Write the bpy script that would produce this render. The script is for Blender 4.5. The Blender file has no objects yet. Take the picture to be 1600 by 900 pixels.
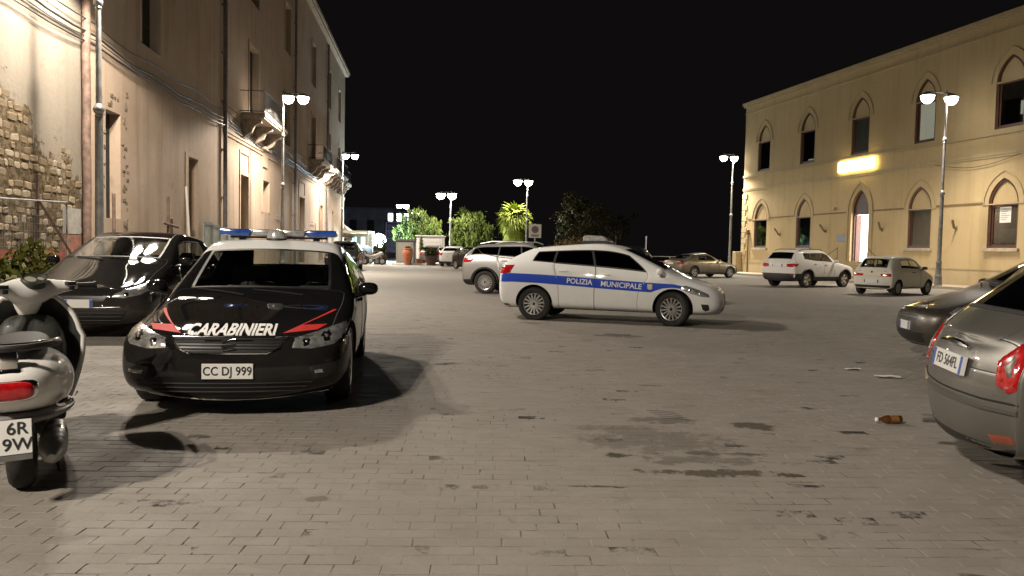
import bpy, bmesh, math, random
from math import radians as rad, sin, cos, pi
from mathutils import Vector, Matrix
from mathutils.bvhtree import BVHTree
from mathutils.geometry import delaunay_2d_cdt
random.seed(7)
S = bpy.context.scene
COL = S.collection
# ------------------------------------------------------------------ camera
cd = bpy.data.cameras.new('camera'); cam = bpy.data.objects.new('camera', cd); COL.objects.link(cam)
cd.sensor_width = 36; cd.lens = 27; cd.clip_start = .05; cd.clip_end = 4000
cam.matrix_world = Matrix.Translation((0, 0, 1.32)) @ Matrix.Rotation(rad(90-2.77), 4, 'X') @ Matrix.Rotation(.02, 4, 'Z')
S.camera = cam
# ------------------------------------------------------------------ night sky
W = bpy.data.worlds.new('World'); S.world = W; W.use_nodes = True
bg = W.node_tree.nodes['Background']; bg.inputs[0].default_value = (.0028, .0024, .0024, 1); bg.inputs[1].default_value = 1
LAMP_W = 3000; LAMP_COL = (1, .88, .735)
S.view_settings.view_transform = 'Standard'; S.view_settings.look = 'None'
S.view_settings.exposure = .62; S.view_settings.gamma = 1
S.cycles.use_denoising = True
S.cycles.max_bounces = 6; S.cycles.diffuse_bounces = 2; S.cycles.transparent_max_bounces = 12; S.cycles.sample_clamp_indirect = 4
# ------------------------------------------------------------------ helpers
def link(o, parent=None):
    COL.objects.link(o)
    if parent: o.parent = parent
    return o
def tag(o, label=None, cat=None, group=None, kind=None):
    if label: o['label'] = label
    if cat: o['category'] = cat
    if group: o['group'] = group
    if kind: o['kind'] = kind
    return o
def empty(name, loc=(0, 0, 0), rz=0, parent=None):
    o = bpy.data.objects.new(name, None); o.empty_display_size = .2
    o.location = loc; o.rotation_euler = (0, 0, rz)
    return link(o, parent)
class MB:
    def __init__(s): s.v = []; s.f = []; s.m = []
    def add(s, vs, fs, mi=0, M=None):
        b = len(s.v)
        s.v += [tuple(M @ Vector(p)) if M else tuple(p) for p in vs]
        s.f += [tuple(b+i for i in f) for f in fs]; s.m += [mi]*len(fs); return s
    def box(s, x0, x1, y0, y1, z0, z1, mi=0, M=None, bev=0):
        if bev:
            bm = bmesh.new(); bmesh.ops.create_cube(bm, size=1)
            for v in bm.verts: v.co = ((x0+x1)/2+v.co.x*(x1-x0), (y0+y1)/2+v.co.y*(y1-y0), (z0+z1)/2+v.co.z*(z1-z0))
            bmesh.ops.bevel(bm, geom=bm.edges[:], offset=bev, segments=2, affect='EDGES', profile=.5)
            bm.verts.index_update()
            s.add([v.co.copy() for v in bm.verts], [[v.index for v in f.verts] for f in bm.faces], mi, M); bm.free(); return s
        return s.add([(x0,y0,z0),(x1,y0,z0),(x1,y1,z0),(x0,y1,z0),(x0,y0,z1),(x1,y0,z1),(x1,y1,z1),(x0,y1,z1)],
            [(0,3,2,1),(4,5,6,7),(0,1,5,4),(1,2,6,5),(2,3,7,6),(3,0,4,7)], mi, M)
    def lathe(s, prof, n=16, mi=0, M=None, cap=True):
        vs = []; fs = []
        for r, z in prof: vs += [(r*cos(2*pi*i/n), r*sin(2*pi*i/n), z) for i in range(n)]
        for k in range(len(prof)-1):
            for i in range(n):
                j = (i+1) % n; fs.append((k*n+i, k*n+j, (k+1)*n+j, (k+1)*n+i))
        if cap:
            if prof[0][0] > 1e-4: fs.append(tuple(range(n))[::-1])
            if prof[-1][0] > 1e-4: fs.append(tuple((len(prof)-1)*n+i for i in range(n)))
        return s.add(vs, fs, mi, M)
    def tube(s, pts, r, n=8, mi=0, M=None):
        pts = [Vector(p) for p in pts]; rs = r if isinstance(r, (list, tuple)) else [r]*len(pts)
        vs = []; fs = []; up = None
        for k, p in enumerate(pts):
            t = (pts[min(k+1, len(pts)-1)]-pts[max(k-1, 0)]).normalized()
            if up is None: up = t.orthogonal().normalized()
            a = (up-t*up.dot(t)).normalized(); up = a; b = t.cross(a)
            vs += [p+(a*cos(2*pi*i/n)+b*sin(2*pi*i/n))*rs[k] for i in range(n)]
        for k in range(len(pts)-1):
            for i in range(n):
                j = (i+1) % n; fs.append((k*n+i, k*n+j, (k+1)*n+j, (k+1)*n+i))
        fs.append(tuple(range(n))[::-1]); fs.append(tuple((len(pts)-1)*n+i for i in range(n)))
        return s.add(vs, fs, mi, M)
    def prism(s, pts, y0, y1, mi=0, M=None):   # outline in x,z pushed along y
        n = len(pts); vs = [(x, y0, z) for x, z in pts]+[(x, y1, z) for x, z in pts]
        return s.add(vs, [tuple(range(n)), tuple(range(2*n-1, n-1, -1))]+[(i, i+n, (i+1) % n+n, (i+1) % n) for i in range(n)], mi, M)
    def mesh(s, name, mats, smooth=False):
        me = bpy.data.meshes.new(name); me.from_pydata(s.v, [], s.f)
        for m in (mats if isinstance(mats, (list, tuple)) else [mats]): me.materials.append(m)
        me.polygons.foreach_set('material_index', s.m)
        if smooth: me.polygons.foreach_set('use_smooth', [True]*len(s.f))
        me.update(); return me
    def build(s, name, mats, parent=None, smooth=False, loc=None, fix=True):
        me = s.mesh(name, mats, False)
        if fix:
            bm = bmesh.new(); bm.from_mesh(me); bmesh.ops.recalc_face_normals(bm, faces=bm.faces); bm.to_mesh(me); bm.free()
        if smooth:
            me.polygons.foreach_set('use_smooth', [True]*len(me.polygons))
            if smooth != 'all':
                try: me.set_sharp_from_angle(angle=rad(smooth if smooth > 1 else 40))
                except Exception: pass
        o = bpy.data.objects.new(name, me); link(o, parent)
        if loc: o.location = loc
        return o
# ------------------------------------------------------------------ materials
def nodes(name):
    m = bpy.data.materials.new(name); m.use_nodes = True
    return m, m.node_tree.nodes, m.node_tree.links, m.node_tree.nodes['Principled BSDF']
def mat(name, col, rough=.6, metal=0, coat=0, var=0, scale=8, bump=0, emit=0, ecol=None, spec=.5, coatr=.05):
    m, N, L, p = nodes(name)
    p.inputs['Base Color'].default_value = (*col, 1); p.inputs['Roughness'].default_value = rough
    p.inputs['Metallic'].default_value = metal; p.inputs['Coat Weight'].default_value = coat
    p.inputs['Coat Roughness'].default_value = coatr; p.inputs['Specular IOR Level'].default_value = spec
    if emit:
        p.inputs['Emission Color'].default_value = (*(ecol or col), 1); p.inputs['Emission Strength'].default_value = emit
    if var or bump:
        tc = N.new('ShaderNodeTexCoord'); n = N.new('ShaderNodeTexNoise'); n.inputs['Scale'].default_value = scale; n.inputs['Detail'].default_value = 6
        L.new(tc.outputs['Object'], n.inputs['Vector'])
        if var:
            mx = N.new('ShaderNodeMix'); mx.data_type = 'RGBA'; mx.inputs[6].default_value = (*[c*(1-var) for c in col], 1); mx.inputs[7].default_value = (*[min(1, c*(1+var)) for c in col], 1)
            mr = N.new('ShaderNodeMapRange'); mr.inputs[1].default_value = .3; mr.inputs[2].default_value = .7
            L.new(n.outputs['Fac'], mr.inputs[0]); L.new(mr.outputs[0], mx.inputs[0]); L.new(mx.outputs[2], p.inputs['Base Color'])
        if bump:
            b = N.new('ShaderNodeBump'); b.inputs['Strength'].default_value = bump; b.inputs['Distance'].default_value = .01
            L.new(n.outputs['Fac'], b.inputs['Height']); L.new(b.outputs[0], p.inputs['Normal'])
    return m
def paint(name, col, metal=0, rough=.35, dirt=.15, coat=.6):
    """car paint: clear coat, a film of road dust, dark lining on the inner side"""
    m, N, L, p = nodes(name)
    tc = N.new('ShaderNodeTexCoord'); n = N.new('ShaderNodeTexNoise'); n.inputs['Scale'].default_value = 5; n.inputs['Detail'].default_value = 8
    L.new(tc.outputs['Object'], n.inputs['Vector'])
    sep = N.new('ShaderNodeSeparateXYZ'); L.new(tc.outputs['Object'], sep.inputs[0])
    hz = N.new('ShaderNodeMapRange'); hz.inputs[1].default_value = .2; hz.inputs[2].default_value = .75; hz.inputs[3].default_value = .55; hz.inputs[4].default_value = .12
    L.new(sep.outputs[2], hz.inputs[0])
    ml = N.new('ShaderNodeMath'); ml.operation = 'MULTIPLY'; L.new(hz.outputs[0], ml.inputs[0]); L.new(n.outputs['Fac'], ml.inputs[1])
    ms = N.new('ShaderNodeMath'); ms.operation = 'MULTIPLY'; ms.inputs[1].default_value = dirt*4; L.new(ml.outputs[0], ms.inputs[0])
    mx = N.new('ShaderNodeMix'); mx.data_type = 'RGBA'; mx.inputs[6].default_value = (*col, 1); mx.inputs[7].default_value = (.12, .105, .085, 1)
    L.new(ms.outputs[0], mx.inputs[0])
    g = N.new('ShaderNodeNewGeometry'); m2 = N.new('ShaderNodeMix'); m2.data_type = 'RGBA'; m2.inputs[7].default_value = (.02, .02, .02, 1)
    L.new(g.outputs['Backfacing'], m2.inputs[0]); L.new(mx.outputs[2], m2.inputs[6]); L.new(m2.outputs[2], p.inputs['Base Color'])
    p.inputs['Metallic'].default_value = metal; p.inputs['Roughness'].default_value = rough; p.inputs['Specular IOR Level'].default_value = .5 if metal else 0
    p.inputs['Coat Weight'].default_value = coat
    cr = N.new('ShaderNodeMapRange'); cr.inputs[3].default_value = .008; cr.inputs[4].default_value = .035; L.new(n.outputs['Fac'], cr.inputs[0]); L.new(cr.outputs[0], p.inputs['Coat Roughness'])
    return m
def glass(name, tint=(.3, .32, .31), base=.04):
    m = bpy.data.materials.new(name); m.use_nodes = True; N = m.node_tree.nodes; L = m.node_tree.links; N.clear()
    o = N.new('ShaderNodeOutputMaterial'); mx = N.new('ShaderNodeMixShader'); t = N.new('ShaderNodeBsdfTransparent'); g = N.new('ShaderNodeBsdfGlossy')
    t.inputs[0].default_value = (*tint, 1); g.inputs['Roughness'].default_value = .03; g.inputs[0].default_value = (.95, .95, .95, 1)
    fc = N.new('ShaderNodeLayerWeight'); fc.inputs[0].default_value = .5; pw = N.new('ShaderNodeMath'); pw.operation = 'POWER'; pw.inputs[1].default_value = 4.5; L.new(fc.outputs['Facing'], pw.inputs[0]); lw = N.new('ShaderNodeMath'); lw.operation = 'MULTIPLY_ADD'; lw.inputs[1].default_value = .93; lw.inputs[2].default_value = .04; L.new(pw.outputs[0], lw.inputs[0])
    ad = N.new('ShaderNodeMath'); ad.operation = 'ADD'; ad.inputs[1].default_value = base; ad.use_clamp = True
    L.new(lw.outputs[0], ad.inputs[0]); L.new(ad.outputs[0], mx.inputs[0]); L.new(t.outputs[0], mx.inputs[1]); L.new(g.outputs[0], mx.inputs[2]); L.new(mx.outputs[0], o.inputs[0])
    return m
BLK = mat('black_plastic', (.018, .018, .019), .55, var=.3, scale=30)
SEAM = mat('panel_gap', (.006, .006, .006), .9)
UNDER = mat('underbody_black', (.012, .011, .01), .9)
RUB = mat('tyre_rubber', (.022, .021, .02), .85, var=.35, scale=25)
CHR = mat('chrome', (.75, .75, .75), .12, 1)
ALU = mat('alloy_silver', (.5, .5, .49), .32, .85, coat=.3, var=.15)
ALUD = mat('alloy_dull', (.33, .33, .32), .45, .6, var=.2)
STEEL = mat('galvanised_steel', (.32, .32, .31), .45, .8, var=.25, scale=12)
POLE = mat('lamp_post_grey_paint', (.2, .2, .195), .5, .25, var=.3, scale=6)
WIN = glass('car_glass', (.72, .75, .73), .03)
WIND = glass('car_glass_privacy', (.07, .075, .075), .03)
WPANE = glass('window_pane', (.45, .47, .43), .05)
RED = mat('red_lens', (.42, .008, .012), .12, coat=1, var=.3, scale=40)
REDW = mat('clear_red_lens', (.55, .2, .18), .15, coat=1)
AMB = mat('amber_lens', (.26, .05, .02), .15, coat=1)
LENS = mat('headlight_lens', (.5, .505, .5), .22, .7, coat=1, var=.5, scale=18)
LENSB = mat('headlight_bezel', (.03, .03, .03), .2, .2, coat=1)
PLATE = mat('plate_white', (.72, .72, .70), .35, coat=.3)
PBLUE = mat('plate_blue', (.03, .09, .42), .35, coat=.3)
INK = mat('plate_ink', (.02, .02, .022), .5)
WHT = mat('white_decal', (.78, .78, .76), .6, spec=.1)
CLOTH = mat('seat_cloth', (.07, .07, .072), .95, var=.3, scale=40)
DASH = mat('dash_plastic', (.055, .055, .056), .7)
# ------------------------------------------------------------------ text
def text2d(s, size, shear=0, bold=0, space=1, sx=1):
    c = bpy.data.curves.new('t', 'FONT'); c.body = s; c.size = size; c.align_x = 'CENTER'; c.align_y = 'CENTER'; c.shear = shear; c.offset = bold; c.space_character = space; c.resolution_u = 4
    o = bpy.data.objects.new('t', c); COL.objects.link(o); dg = bpy.context.evaluated_depsgraph_get(); dg.update()
    me = bpy.data.meshes.new_from_object(o.evaluated_get(dg))
    bt_ = bmesh.new(); bt_.from_mesh(me); bmesh.ops.triangulate(bt_, faces=bt_.faces)
    for _ in range(3):
        le = [e for e in bt_.edges if e.calc_length() > size*.16]
        if not le: break
        bmesh.ops.subdivide_edges(bt_, edges=le, cuts=1); bmesh.ops.triangulate(bt_, faces=bt_.faces)
    bt_.to_mesh(me); bt_.free()
    vs = [(v.co.x*sx, v.co.y) for v in me.vertices]; fs = [tuple(p.vertices) for p in me.polygons]
    bpy.data.objects.remove(o); bpy.data.curves.remove(c); bpy.data.meshes.remove(me)
    return vs, fs
def inpoly(p, poly):
    r = False; x, y = p
    for i in range(len(poly)):
        a = poly[i]; b = poly[i-1]
        if (a[1] > y) != (b[1] > y) and x < (b[0]-a[0])*(y-a[1])/(b[1]-a[1])+a[0]: r = not r
    return r
def fill2d(poly, res):
    out = []
    for i in range(len(poly)):     # densify outline
        a = Vector(poly[i]); b = Vector(poly[(i+1) % len(poly)]); k = max(1, int((b-a).length/res))
        out += [a.lerp(b, t/k) for t in range(k)]
    n = len(out); x0 = min(p[0] for p in poly); x1 = max(p[0] for p in poly); y0 = min(p[1] for p in poly); y1 = max(p[1] for p in poly)
    pts = list(out); x = x0+res/2
    while x < x1:
        y = y0+res/2
        while y < y1:
            if inpoly((x, y), poly) and min((Vector((x, y))-q).length for q in out) > res*.45: pts.append(Vector((x, y)))
            y += res
        x += res
    v, e, f, ov, _, _ = delaunay_2d_cdt([Vector((p[0], p[1])) for p in pts], [(i, (i+1) % n) for i in range(n)], [], 1, 1e-5)
    border = set(i for i, o in enumerate(ov) if any(k < n for k in o))
    return [tuple(p) for p in v], [tuple(t) for t in f], border
# ------------------------------------------------------------------ cars
def cage(s):
    w = s['w']; fa = s['wb']/2; ra = -fa; fo = s['fo']; ro = s['ro']; xf = fa+fo; xr = ra-ro; zb = s.get('zb', .19)
    zh = s['zh']; zc = s['zc']; bf = s['bf']; br = s['br']; zr = s['H']; xc = s['xc']; xrf = s['xrf']; xB = s['xB']; xC = s['xC']
    xrr = s['xrr']; zrr = s['zrr']; xbb = s['xbb']; zbb = s['zbb']; wr = s['wr']; wt = s['wt']; xt = s.get('xt', xr+.06); zd = s.get('zdeck', zbb-.08); rn = s.get('round', 1)
    R = []
    hz = zh-zb; fz = [zb, zb+.03, zb+.28*hz, zb+.5*hz, zb+.7*hz, zb+.88*hz, zh-.01, zh+.01, zh+.022, zh+.035]
    fx = [.14, .05, .0, 0, .01, .03, .07, .11, .16, .25]
    R.append([(xf-fx[j], 0, fz[j]) for j in range(10)])
    dx = [.05, .04, .03, .025, .025, .03, .03, .03, .03, .05]; yy = [0, .50, .58, .60, .60, .58, .54, .44, .24, 0]
    R.append([(xf-fx[j]-dx[j]*rn, yy[j]*w, fz[j]) for j in range(10)])
    dx = [.40, .25, .15, .14, .15, .18, .24, .26, .28, .36]; yy = [0, .84, .925, .94, .935, .92, .82, .58, .30, 0]; uz = [0, 0, 0, 0, 0, .01, .02, .035, .045, .05]
    R.append([(xf-dx[j]*rn, yy[j]*w, fz[j]+uz[j]) for j in range(10)])
    def side(t): return [zb+(t-zb)*q for q in (0, .03, .22, .52, .82, 1)]
    def lowring(x, ys, t): z = side(t); return [(x, ys[j]*w, z[j]) for j in range(6)]
    for x, kx, ys in ((fa+min(.38, .5*fo), .58, (0, .91, .975, .995, .99, .965, .86, .60, .31, 0)), (fa-.02, .24, (0, .91, .98, 1, .99, .955, .85, .6, .31, 0))):
        xu = max(x, xc+kx*(xf-xc)); z = zh+(zc-zh)*((xf-.3-xu)/(xf-.3-xc))**.8 if xu < xf-.3 else zh
        lo = lowring(x, ys, z-.045)
        R.append(lo+[(xu, ys[6]*w, z+.005), (xu, ys[7]*w, z+.03), (xu, ys[8]*w, z+.042), (xu, 0, z+.046)])
    Y = (0, .91, .975, 1, .995)
    z = side(bf)
    R.append([(fa-.42, Y[j]*w, z[j]) for j in range(4)]+[(fa-.45, .99*w, z[4]), (xc+.02, .955*w, bf-.012), (xc, .885*w, zc), (xc-.02, .80*w, zc+.006), (xc+.10, .42*w, zc+.02), (xc+.14, 0, zc+.025)])
    xA = xc-s.get('adx', .15)
    xl = min(xA, fa-.48); R.append([(xl if j < 4 else .5*(xl+xA), Y[j]*w, z[j]) for j in range(5)]+[(xA, wt, bf+.005), (xrf+.06, wr+.065, zr-.10), (xrf+.03, wr+.005, zr-.045), (xrf+.07, .5*wr, zr-.03), (xrf+.08, 0, zr-.022)])
    t = (xA-xB)/(xA-xC); bm_ = bf+(br-bf)*t; z = side(bm_)
    R.append([(xB, Y[j]*w, z[j]) for j in range(5)]+[(xB, wt+.01, bm_), (xB, wr+.075, zr-.065), (xB, wr+.01, zr-.018), (xB, .5*wr, zr-.003), (xB, 0, zr+.003)])
    zC = zr+(zrr-zr)*((xB-xC)/(xB-xrr))**1.6; x6 = xC+s.get('cs', .1); z = side(br); xl = ra+.45
    R.append([(xl, Y[j]*w, z[j]) for j in range(4)]+[(.5*(xl+xC), .995*w, z[4]), (xC, wt, br), (x6, wr+.06, zC-.07), (x6, wr, zC-.022), (x6, .5*wr, zC-.006), (x6, 0, zC)])
    z = side(br+.01); q5 = xC-.42*(xC-xbb); q6 = x6-.55*(x6-xrr); zq = zr+(zrr-zr)*((xB-q6)/(xB-xrr))**1.6
    R.append([(ra, Y[j]*w, z[j]) for j in range(5)]+[(q5, wt-.01, br+s.get('qz', .02)), (q6, wr+.045, zq-.07), (q6, wr-.02, zq-.022), (q6, .48*wr, zq-.004), (q6, 0, zq+.002)])
    z = side(zbb-.02); x = ra-.55*ro
    R.append([(x, (0, .90, .965, .985, .975)[j]*w, z[j]) for j in range(5)]+[(xbb+.13, .965*wt, zbb-.0), (xrr+.03, wr, zrr-.06), (xrr, wr-.07, zrr-.02), (xrr-.03, .45*wr, zrr), (xrr-.04, 0, zrr+.004)])
    z = side(zbb-.06); x = ra-.78*ro
    R.append([(x, (0, .87, .945, .965, .95)[j]*w, z[j]) for j in range(5)]+[(xbb+.03, .885*w, zbb-.03), (xbb, .83*w, zbb-.006), (xbb-.01, .74*w, zbb), (xbb-.05, .38*w, zbb+.005), (xbb-.07, 0, zbb+.006)])
    z = side(zd-.05); k = s.get('rround', 1)
    lo = [(xr+(.4, .25, .13, .11, .12, .15)[j]*k, (0, .81, .90, .93, .925, .89)[j]*w, z[j]) for j in range(6)]
    R.append(lo+[(xt+.07, .77*w, zd-.01), (xt+.04, .6*w, zd), (xt+.0, .3*w, zd+.006), (xt-.01, 0, zd+.008)])
    cr = [xr+.14, xr+.03, xr, xr+.0, xr+.02, xt*.5+xr*.5+.0, xt-.03, xt-.03, xt-.03, xt-.025]
    cz = z[:5]+[z[5]-.02, zd-.045, zd-.03, zd-.015, zd-.003]
    yy = [0, .50, .56, .58, .58, .56, .52, .42, .22, 0]
    R.append([(cr[j]+.035*k*(1 if j < 9 else .3), yy[j]*w, cz[j]) for j in range(10)])
    R.append([(cr[j], 0, cz[j]) for j in range(10)])
    return R
WHEELS = {}
def wheel_mesh(r, wd, n, style, mat_r):
    key = (r, wd, n, style, mat_r.name)
    if key in WHEELS: return WHEELS[key]
    M = Matrix.Rotation(-pi/2, 4, 'X')      # lathe axis -> +y is outside
    rr = r*.66 if style != 'steel' else r*.60
    t = MB(); h = wd/2
    t.lathe([(rr, -h*.9), (r*.80, -h), (r*.93, -h*.97), (r*.985, -h*.8), (r, -h*.45), (r, h*.45), (r*.985, h*.8), (r*.93, h*.97), (r*.80, h), (rr, h*.9), (rr*.97, h*.5), (rr*.97, -h*.5), (rr, -h*.9)], 40, 0, M, False)
    tm = t.mesh('tyre', RUB, True)
    b = MB()
    b.lathe([(rr*1.005, h*.88), (rr*.985, h*.93), (rr*.93, h*.88), (rr*.91, h*.35), (rr*.9, -h*.5)], 40, 0, M, False)
    b.lathe([(rr*.93, h*.18), (.02, h*.22)], 32, 1, M, True)
    b.lathe([(rr*.62, h*.30), (rr*.6, h*.36), (.03, h*.38)], 28, 2, M, True)
    b.lathe([(rr*.26, h*.4), (rr*.25, h*.74), (rr*.2, h*.8), (.004, h*.82)], 20, 0, M, True)
    b.lathe([(rr*.13, h*.8), (rr*.12, h*.87), (.003, h*.88)], 14, 1, M, True)
    for i in range(n):
        a = 2*pi*i/n
        A = M @ Matrix.Rotation(a, 4, 'Z')
        if style == 'cover':
            w0, w1 = rr*.075, rr*.10
        elif style == 'steel':
            w0, w1 = rr*.30, rr*.42
        else:
            w0, w1 = rr*(.9/n+.03), rr*(1.0/n+.05)
        z0, z1 = h*.78, h*.86
        b.add([(rr*.2, -w0, z0-h*.25), (rr*.94, -w1, z1-h*.3), (rr*.94, w1, z1-h*.3), (rr*.2, w0, z0-h*.25), (rr*.2, -w0*.7, z0), (rr*.94, -w1*.75, z1), (rr*.94, w1*.75, z1), (rr*.2, w0*.7, z0)],
              [(4, 5, 6, 7), (0, 1, 5, 4), (1, 2, 6, 5), (2, 3, 7, 6), (3, 0, 4, 7)], 0, A)
    rm = b.mesh('wheel', [mat_r, UNDER, ALUD], False)
    bm = bmesh.new(); bm.from_mesh(rm); bmesh.ops.recalc_face_normals(bm, faces=bm.faces); bm.to_mesh(rm); bm.free()
    WHEELS[key] = (rm, tm); return WHEELS[key]
class Car: pass
def make_car(name, label, s, loc, head, pm, cat='car', group=None, lvl=3):
    """cage -> subdivision -> wheel arches -> one mesh per panel"""
    R = cage(s); nk = len(R); doors4 = s.get('doors', 4) == 4
    slots = [('paint', pm), ('under', UNDER), ('trim', BLK), ('seam', SEAM)]
    bm = bmesh.new(); V = {}
    for k in range(nk):
        for j in range(10):
            x, y, z = R[k][j]
            if abs(y) < 1e-6: V[k, j, 1] = V[k, j, -1] = bm.verts.new((x, 0, z))
            else: V[k, j, 1] = bm.verts.new((x, y, z)); V[k, j, -1] = bm.verts.new((x, -y, z))
    F = {}
    clad = s.get('clad', ())
    for k in range(nk-1):
        for j in range(9):
            for sd in (1, -1):
                q = [V[k, j, sd], V[k+1, j, sd], V[k+1, j+1, sd], V[k, j+1, sd]]
                if sd < 0: q.reverse()
                f = bm.faces.new(q); F[k, j, sd] = f
                f.material_index = 1 if j == 0 else (2 if j in clad else 0)
    bmesh.ops.recalc_face_normals(bm, faces=bm.faces)
    insets = []
    def region(nm, m, cells, t, rim):
        fs = [F[c] for c in cells]
        slots.append((nm, m)); idx = len(slots)-1; k2 = None
        for f in fs:
            if nm == 'door' and f.material_index == 2:
                if k2 is None: slots.append(('door_cladding', BLK)); k2 = len(slots)-1
                f.material_index = k2
            else: f.material_index = idx
        insets.append(((idx, k2), t, rim))
    side_g = s.get('glass', WIN); rear_g = s.get('rglass', side_g)
    region('windshield', s.get('wglass', WIN), [(5, j, sd) for j in (7, 8) for sd in (1, -1)], .028, 2)
    region('rear_window', rear_g, [(10, j, sd) for j in (7, 8) for sd in (1, -1)], .03, 2)
    for sd in (1, -1):
        region('side_window', side_g, [(6, 5, sd)], .022, 2)
        if doors4:
            region('side_window', rear_g, [(7, 5, sd)], .022, 2)
            if s.get('quarter', 0) >= 1: region('side_window', rear_g, [(8, 5, sd)] if s['quarter'] == 1 else [(8, 5, sd), (9, 5, sd)], .022, 2)
        else: region('side_window', rear_g, [(7, 5, sd)], .03, 2)
        region('door', pm, [(6, j, sd) for j in (1, 2, 3, 4)], .006, 3)
        if doors4: region('door', pm, [(7, j, sd) for j in (1, 2, 3, 4)], .006, 3)
    region('hood', pm, [(k, j, sd) for k in (1, 2, 3, 4) for j in (6, 7, 8) for sd in (1, -1)], .006, 3)
    region('roof', s.get('roofmat', pm), [(k, j, sd) for k in (6, 7, 8, 9) for j in ((6, 7, 8) if s.get('roofw') else (7, 8)) for sd in (1, -1)], .006, 2)
    if s.get('gate', 1): region('tailgate', pm, [(k, j, sd) for k in (12, 13) for j in (4, 5, 6, 7, 8) for sd in (1, -1)]+[(11, j, sd) for j in (7, 8) for sd in (1, -1)], .006, 3)
    me = bpy.data.meshes.new('c'); bm.to_mesh(me); bm.free()
    for nm, m in slots: me.materials.append(m)
    ob = bpy.data.objects.new('c', me); COL.objects.link(ob)
    sub = ob.modifiers.new('s', 'SUBSURF'); sub.levels = lvl; sub.render_levels = lvl
    dg = bpy.context.evaluated_depsgraph_get(); dg.update()
    me2 = bpy.data.meshes.new_from_object(ob.evaluated_get(dg)); ob.modifiers.clear(); ob.data = me2; me = me2; co = [v.co.copy() for v in me.vertices]
    mn = [min(c[i] for c in co) for i in range(3)]; mxx = [max(c[i] for c in co) for i in range(3)]
    fa = s['wb']/2; tx0, tx1 = -fa-s['ro'], fa+s['fo']; zb = s.get('zb', .19)
    bm = bmesh.new(); bm.from_mesh(me)
    for v in bm.verts:
        v.co.x = tx0+(v.co.x-mn[0])/(mxx[0]-mn[0])*(tx1-tx0); v.co.y *= s['w']/mxx[1]; v.co.z = zb+(v.co.z-mn[2])/(mxx[2]-mn[2])*(s['H']-zb)
    for ids, t, rim in insets:
        fs = [f for f in bm.faces if f.material_index in ids]
        rr_ = bmesh.ops.inset_region(bm, faces=fs, thickness=t, depth=-.003 if rim == 3 else 0, use_even_offset=True, use_boundary=True)
        for f in rr_['faces']: f.material_index = rim
    bm.to_mesh(me); bm.free()
    r = s['r']; ar = r+s.get('gap', .045); cyl = MB()
    for ax in (fa, -fa):
        for sd in (1, -1):
            cyl.lathe([(ar, 0), (ar, .6)], 40, 1, Matrix.Translation((ax, sd*(s['w']-.30), r+.01)) @ Matrix.Rotation(-sd*pi/2, 4, 'X'))
    cm = cyl.mesh('cy', [m for _, m in slots]); b2 = bmesh.new(); b2.from_mesh(cm); bmesh.ops.recalc_face_normals(b2, faces=b2.faces); b2.to_mesh(cm); b2.free()
    co_ = bpy.data.objects.new('cy', cm); COL.objects.link(co_)
    bo = ob.modifiers.new('b', 'BOOLEAN'); bo.object = co_; bo.operation = 'DIFFERENCE'; bo.solver = 'EXACT'; bo.material_mode = 'INDEX'
    dg.update(); full = bpy.data.meshes.new_from_object(ob.evaluated_get(dg))
    bpy.data.objects.remove(ob); bpy.data.objects.remove(co_)
    c = Car(); c.s = s; c.pm = pm
    root = empty(name, (loc[0], loc[1], loc[2] if len(loc) > 2 else 0), math.atan2(head[1], head[0])); tag(root, label, cat, group); c.root = root
    vs = [v.co.copy() for v in full.vertices]; polys = [(tuple(p.vertices), p.material_index) for p in full.polygons]
    c.bvh = BVHTree.FromPolygons(vs, [p for p, _ in polys])
    def emit(nm, sel, mats, idxmap):
        mp = {}; nv = []; nf = []; mi = []
        for p, m in sel:
            f = []
            for i in p:
                if i not in mp: mp[i] = len(nv); nv.append(vs[i])
                f.append(mp[i])
            nf.append(f); mi.append(idxmap[m])
        if not nf: return None
        q = bpy.data.meshes.new(nm); q.from_pydata(nv, [], nf)
        for m in mats: q.materials.append(m)
        q.polygons.foreach_set('material_index', mi); q.polygons.foreach_set('use_smooth', [True]*len(nf)); q.update()
        try: q.set_sharp_from_angle(angle=rad(38))
        except Exception: pass
        return link(bpy.data.objects.new(nm, q), root)
    emit('body', [p for p in polys if p[1] < 4], [m for _, m in slots[:4]], {0: 0, 1: 1, 2: 2, 3: 3})
    c.doors = []
    for i in range(4, len(slots)):
        o = emit(slots[i][0], [p for p in polys if p[1] == i], [slots[i][1]], {i: 0})
        if slots[i][0] == 'door_cladding' and o: o.parent = c.doors[-1]; o.name = 'lower_cladding'
        if slots[i][0] == 'door' and o:
            c.doors.append(o)
            xs = [v.co.x for v in o.data.vertices]; zs = [v.co.z for v in o.data.vertices]; sd = 1 if o.data.vertices[0].co.y > 0 else -1
            hx = min(xs)+.12; hz_ = max(zs)-.14
            p = hit(c, (hx, hz_), 'S+' if sd > 0 else 'S-', 0)
            if p and (s.get('doors', 4) == 4 or 1):
                h = MB(); h.box(hx-.02, hx+.16, p.y-.005, p.y+sd*.028 if sd > 0 else p.y+.005, hz_-.014, hz_+.014, bev=.006) if sd > 0 else h.box(hx-.02, hx+.16, p.y-.028, p.y+.005, hz_-.014, hz_+.014, bev=.006)
                h.build('handle', s.get('handle', pm), o, True)
    rm, tm = wheel_mesh(r, s.get('tw', .2), s.get('spokes', 10), s.get('wst', 'alloy'), s.get('rim', ALU))
    steer = s.get('steer', 0)
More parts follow.
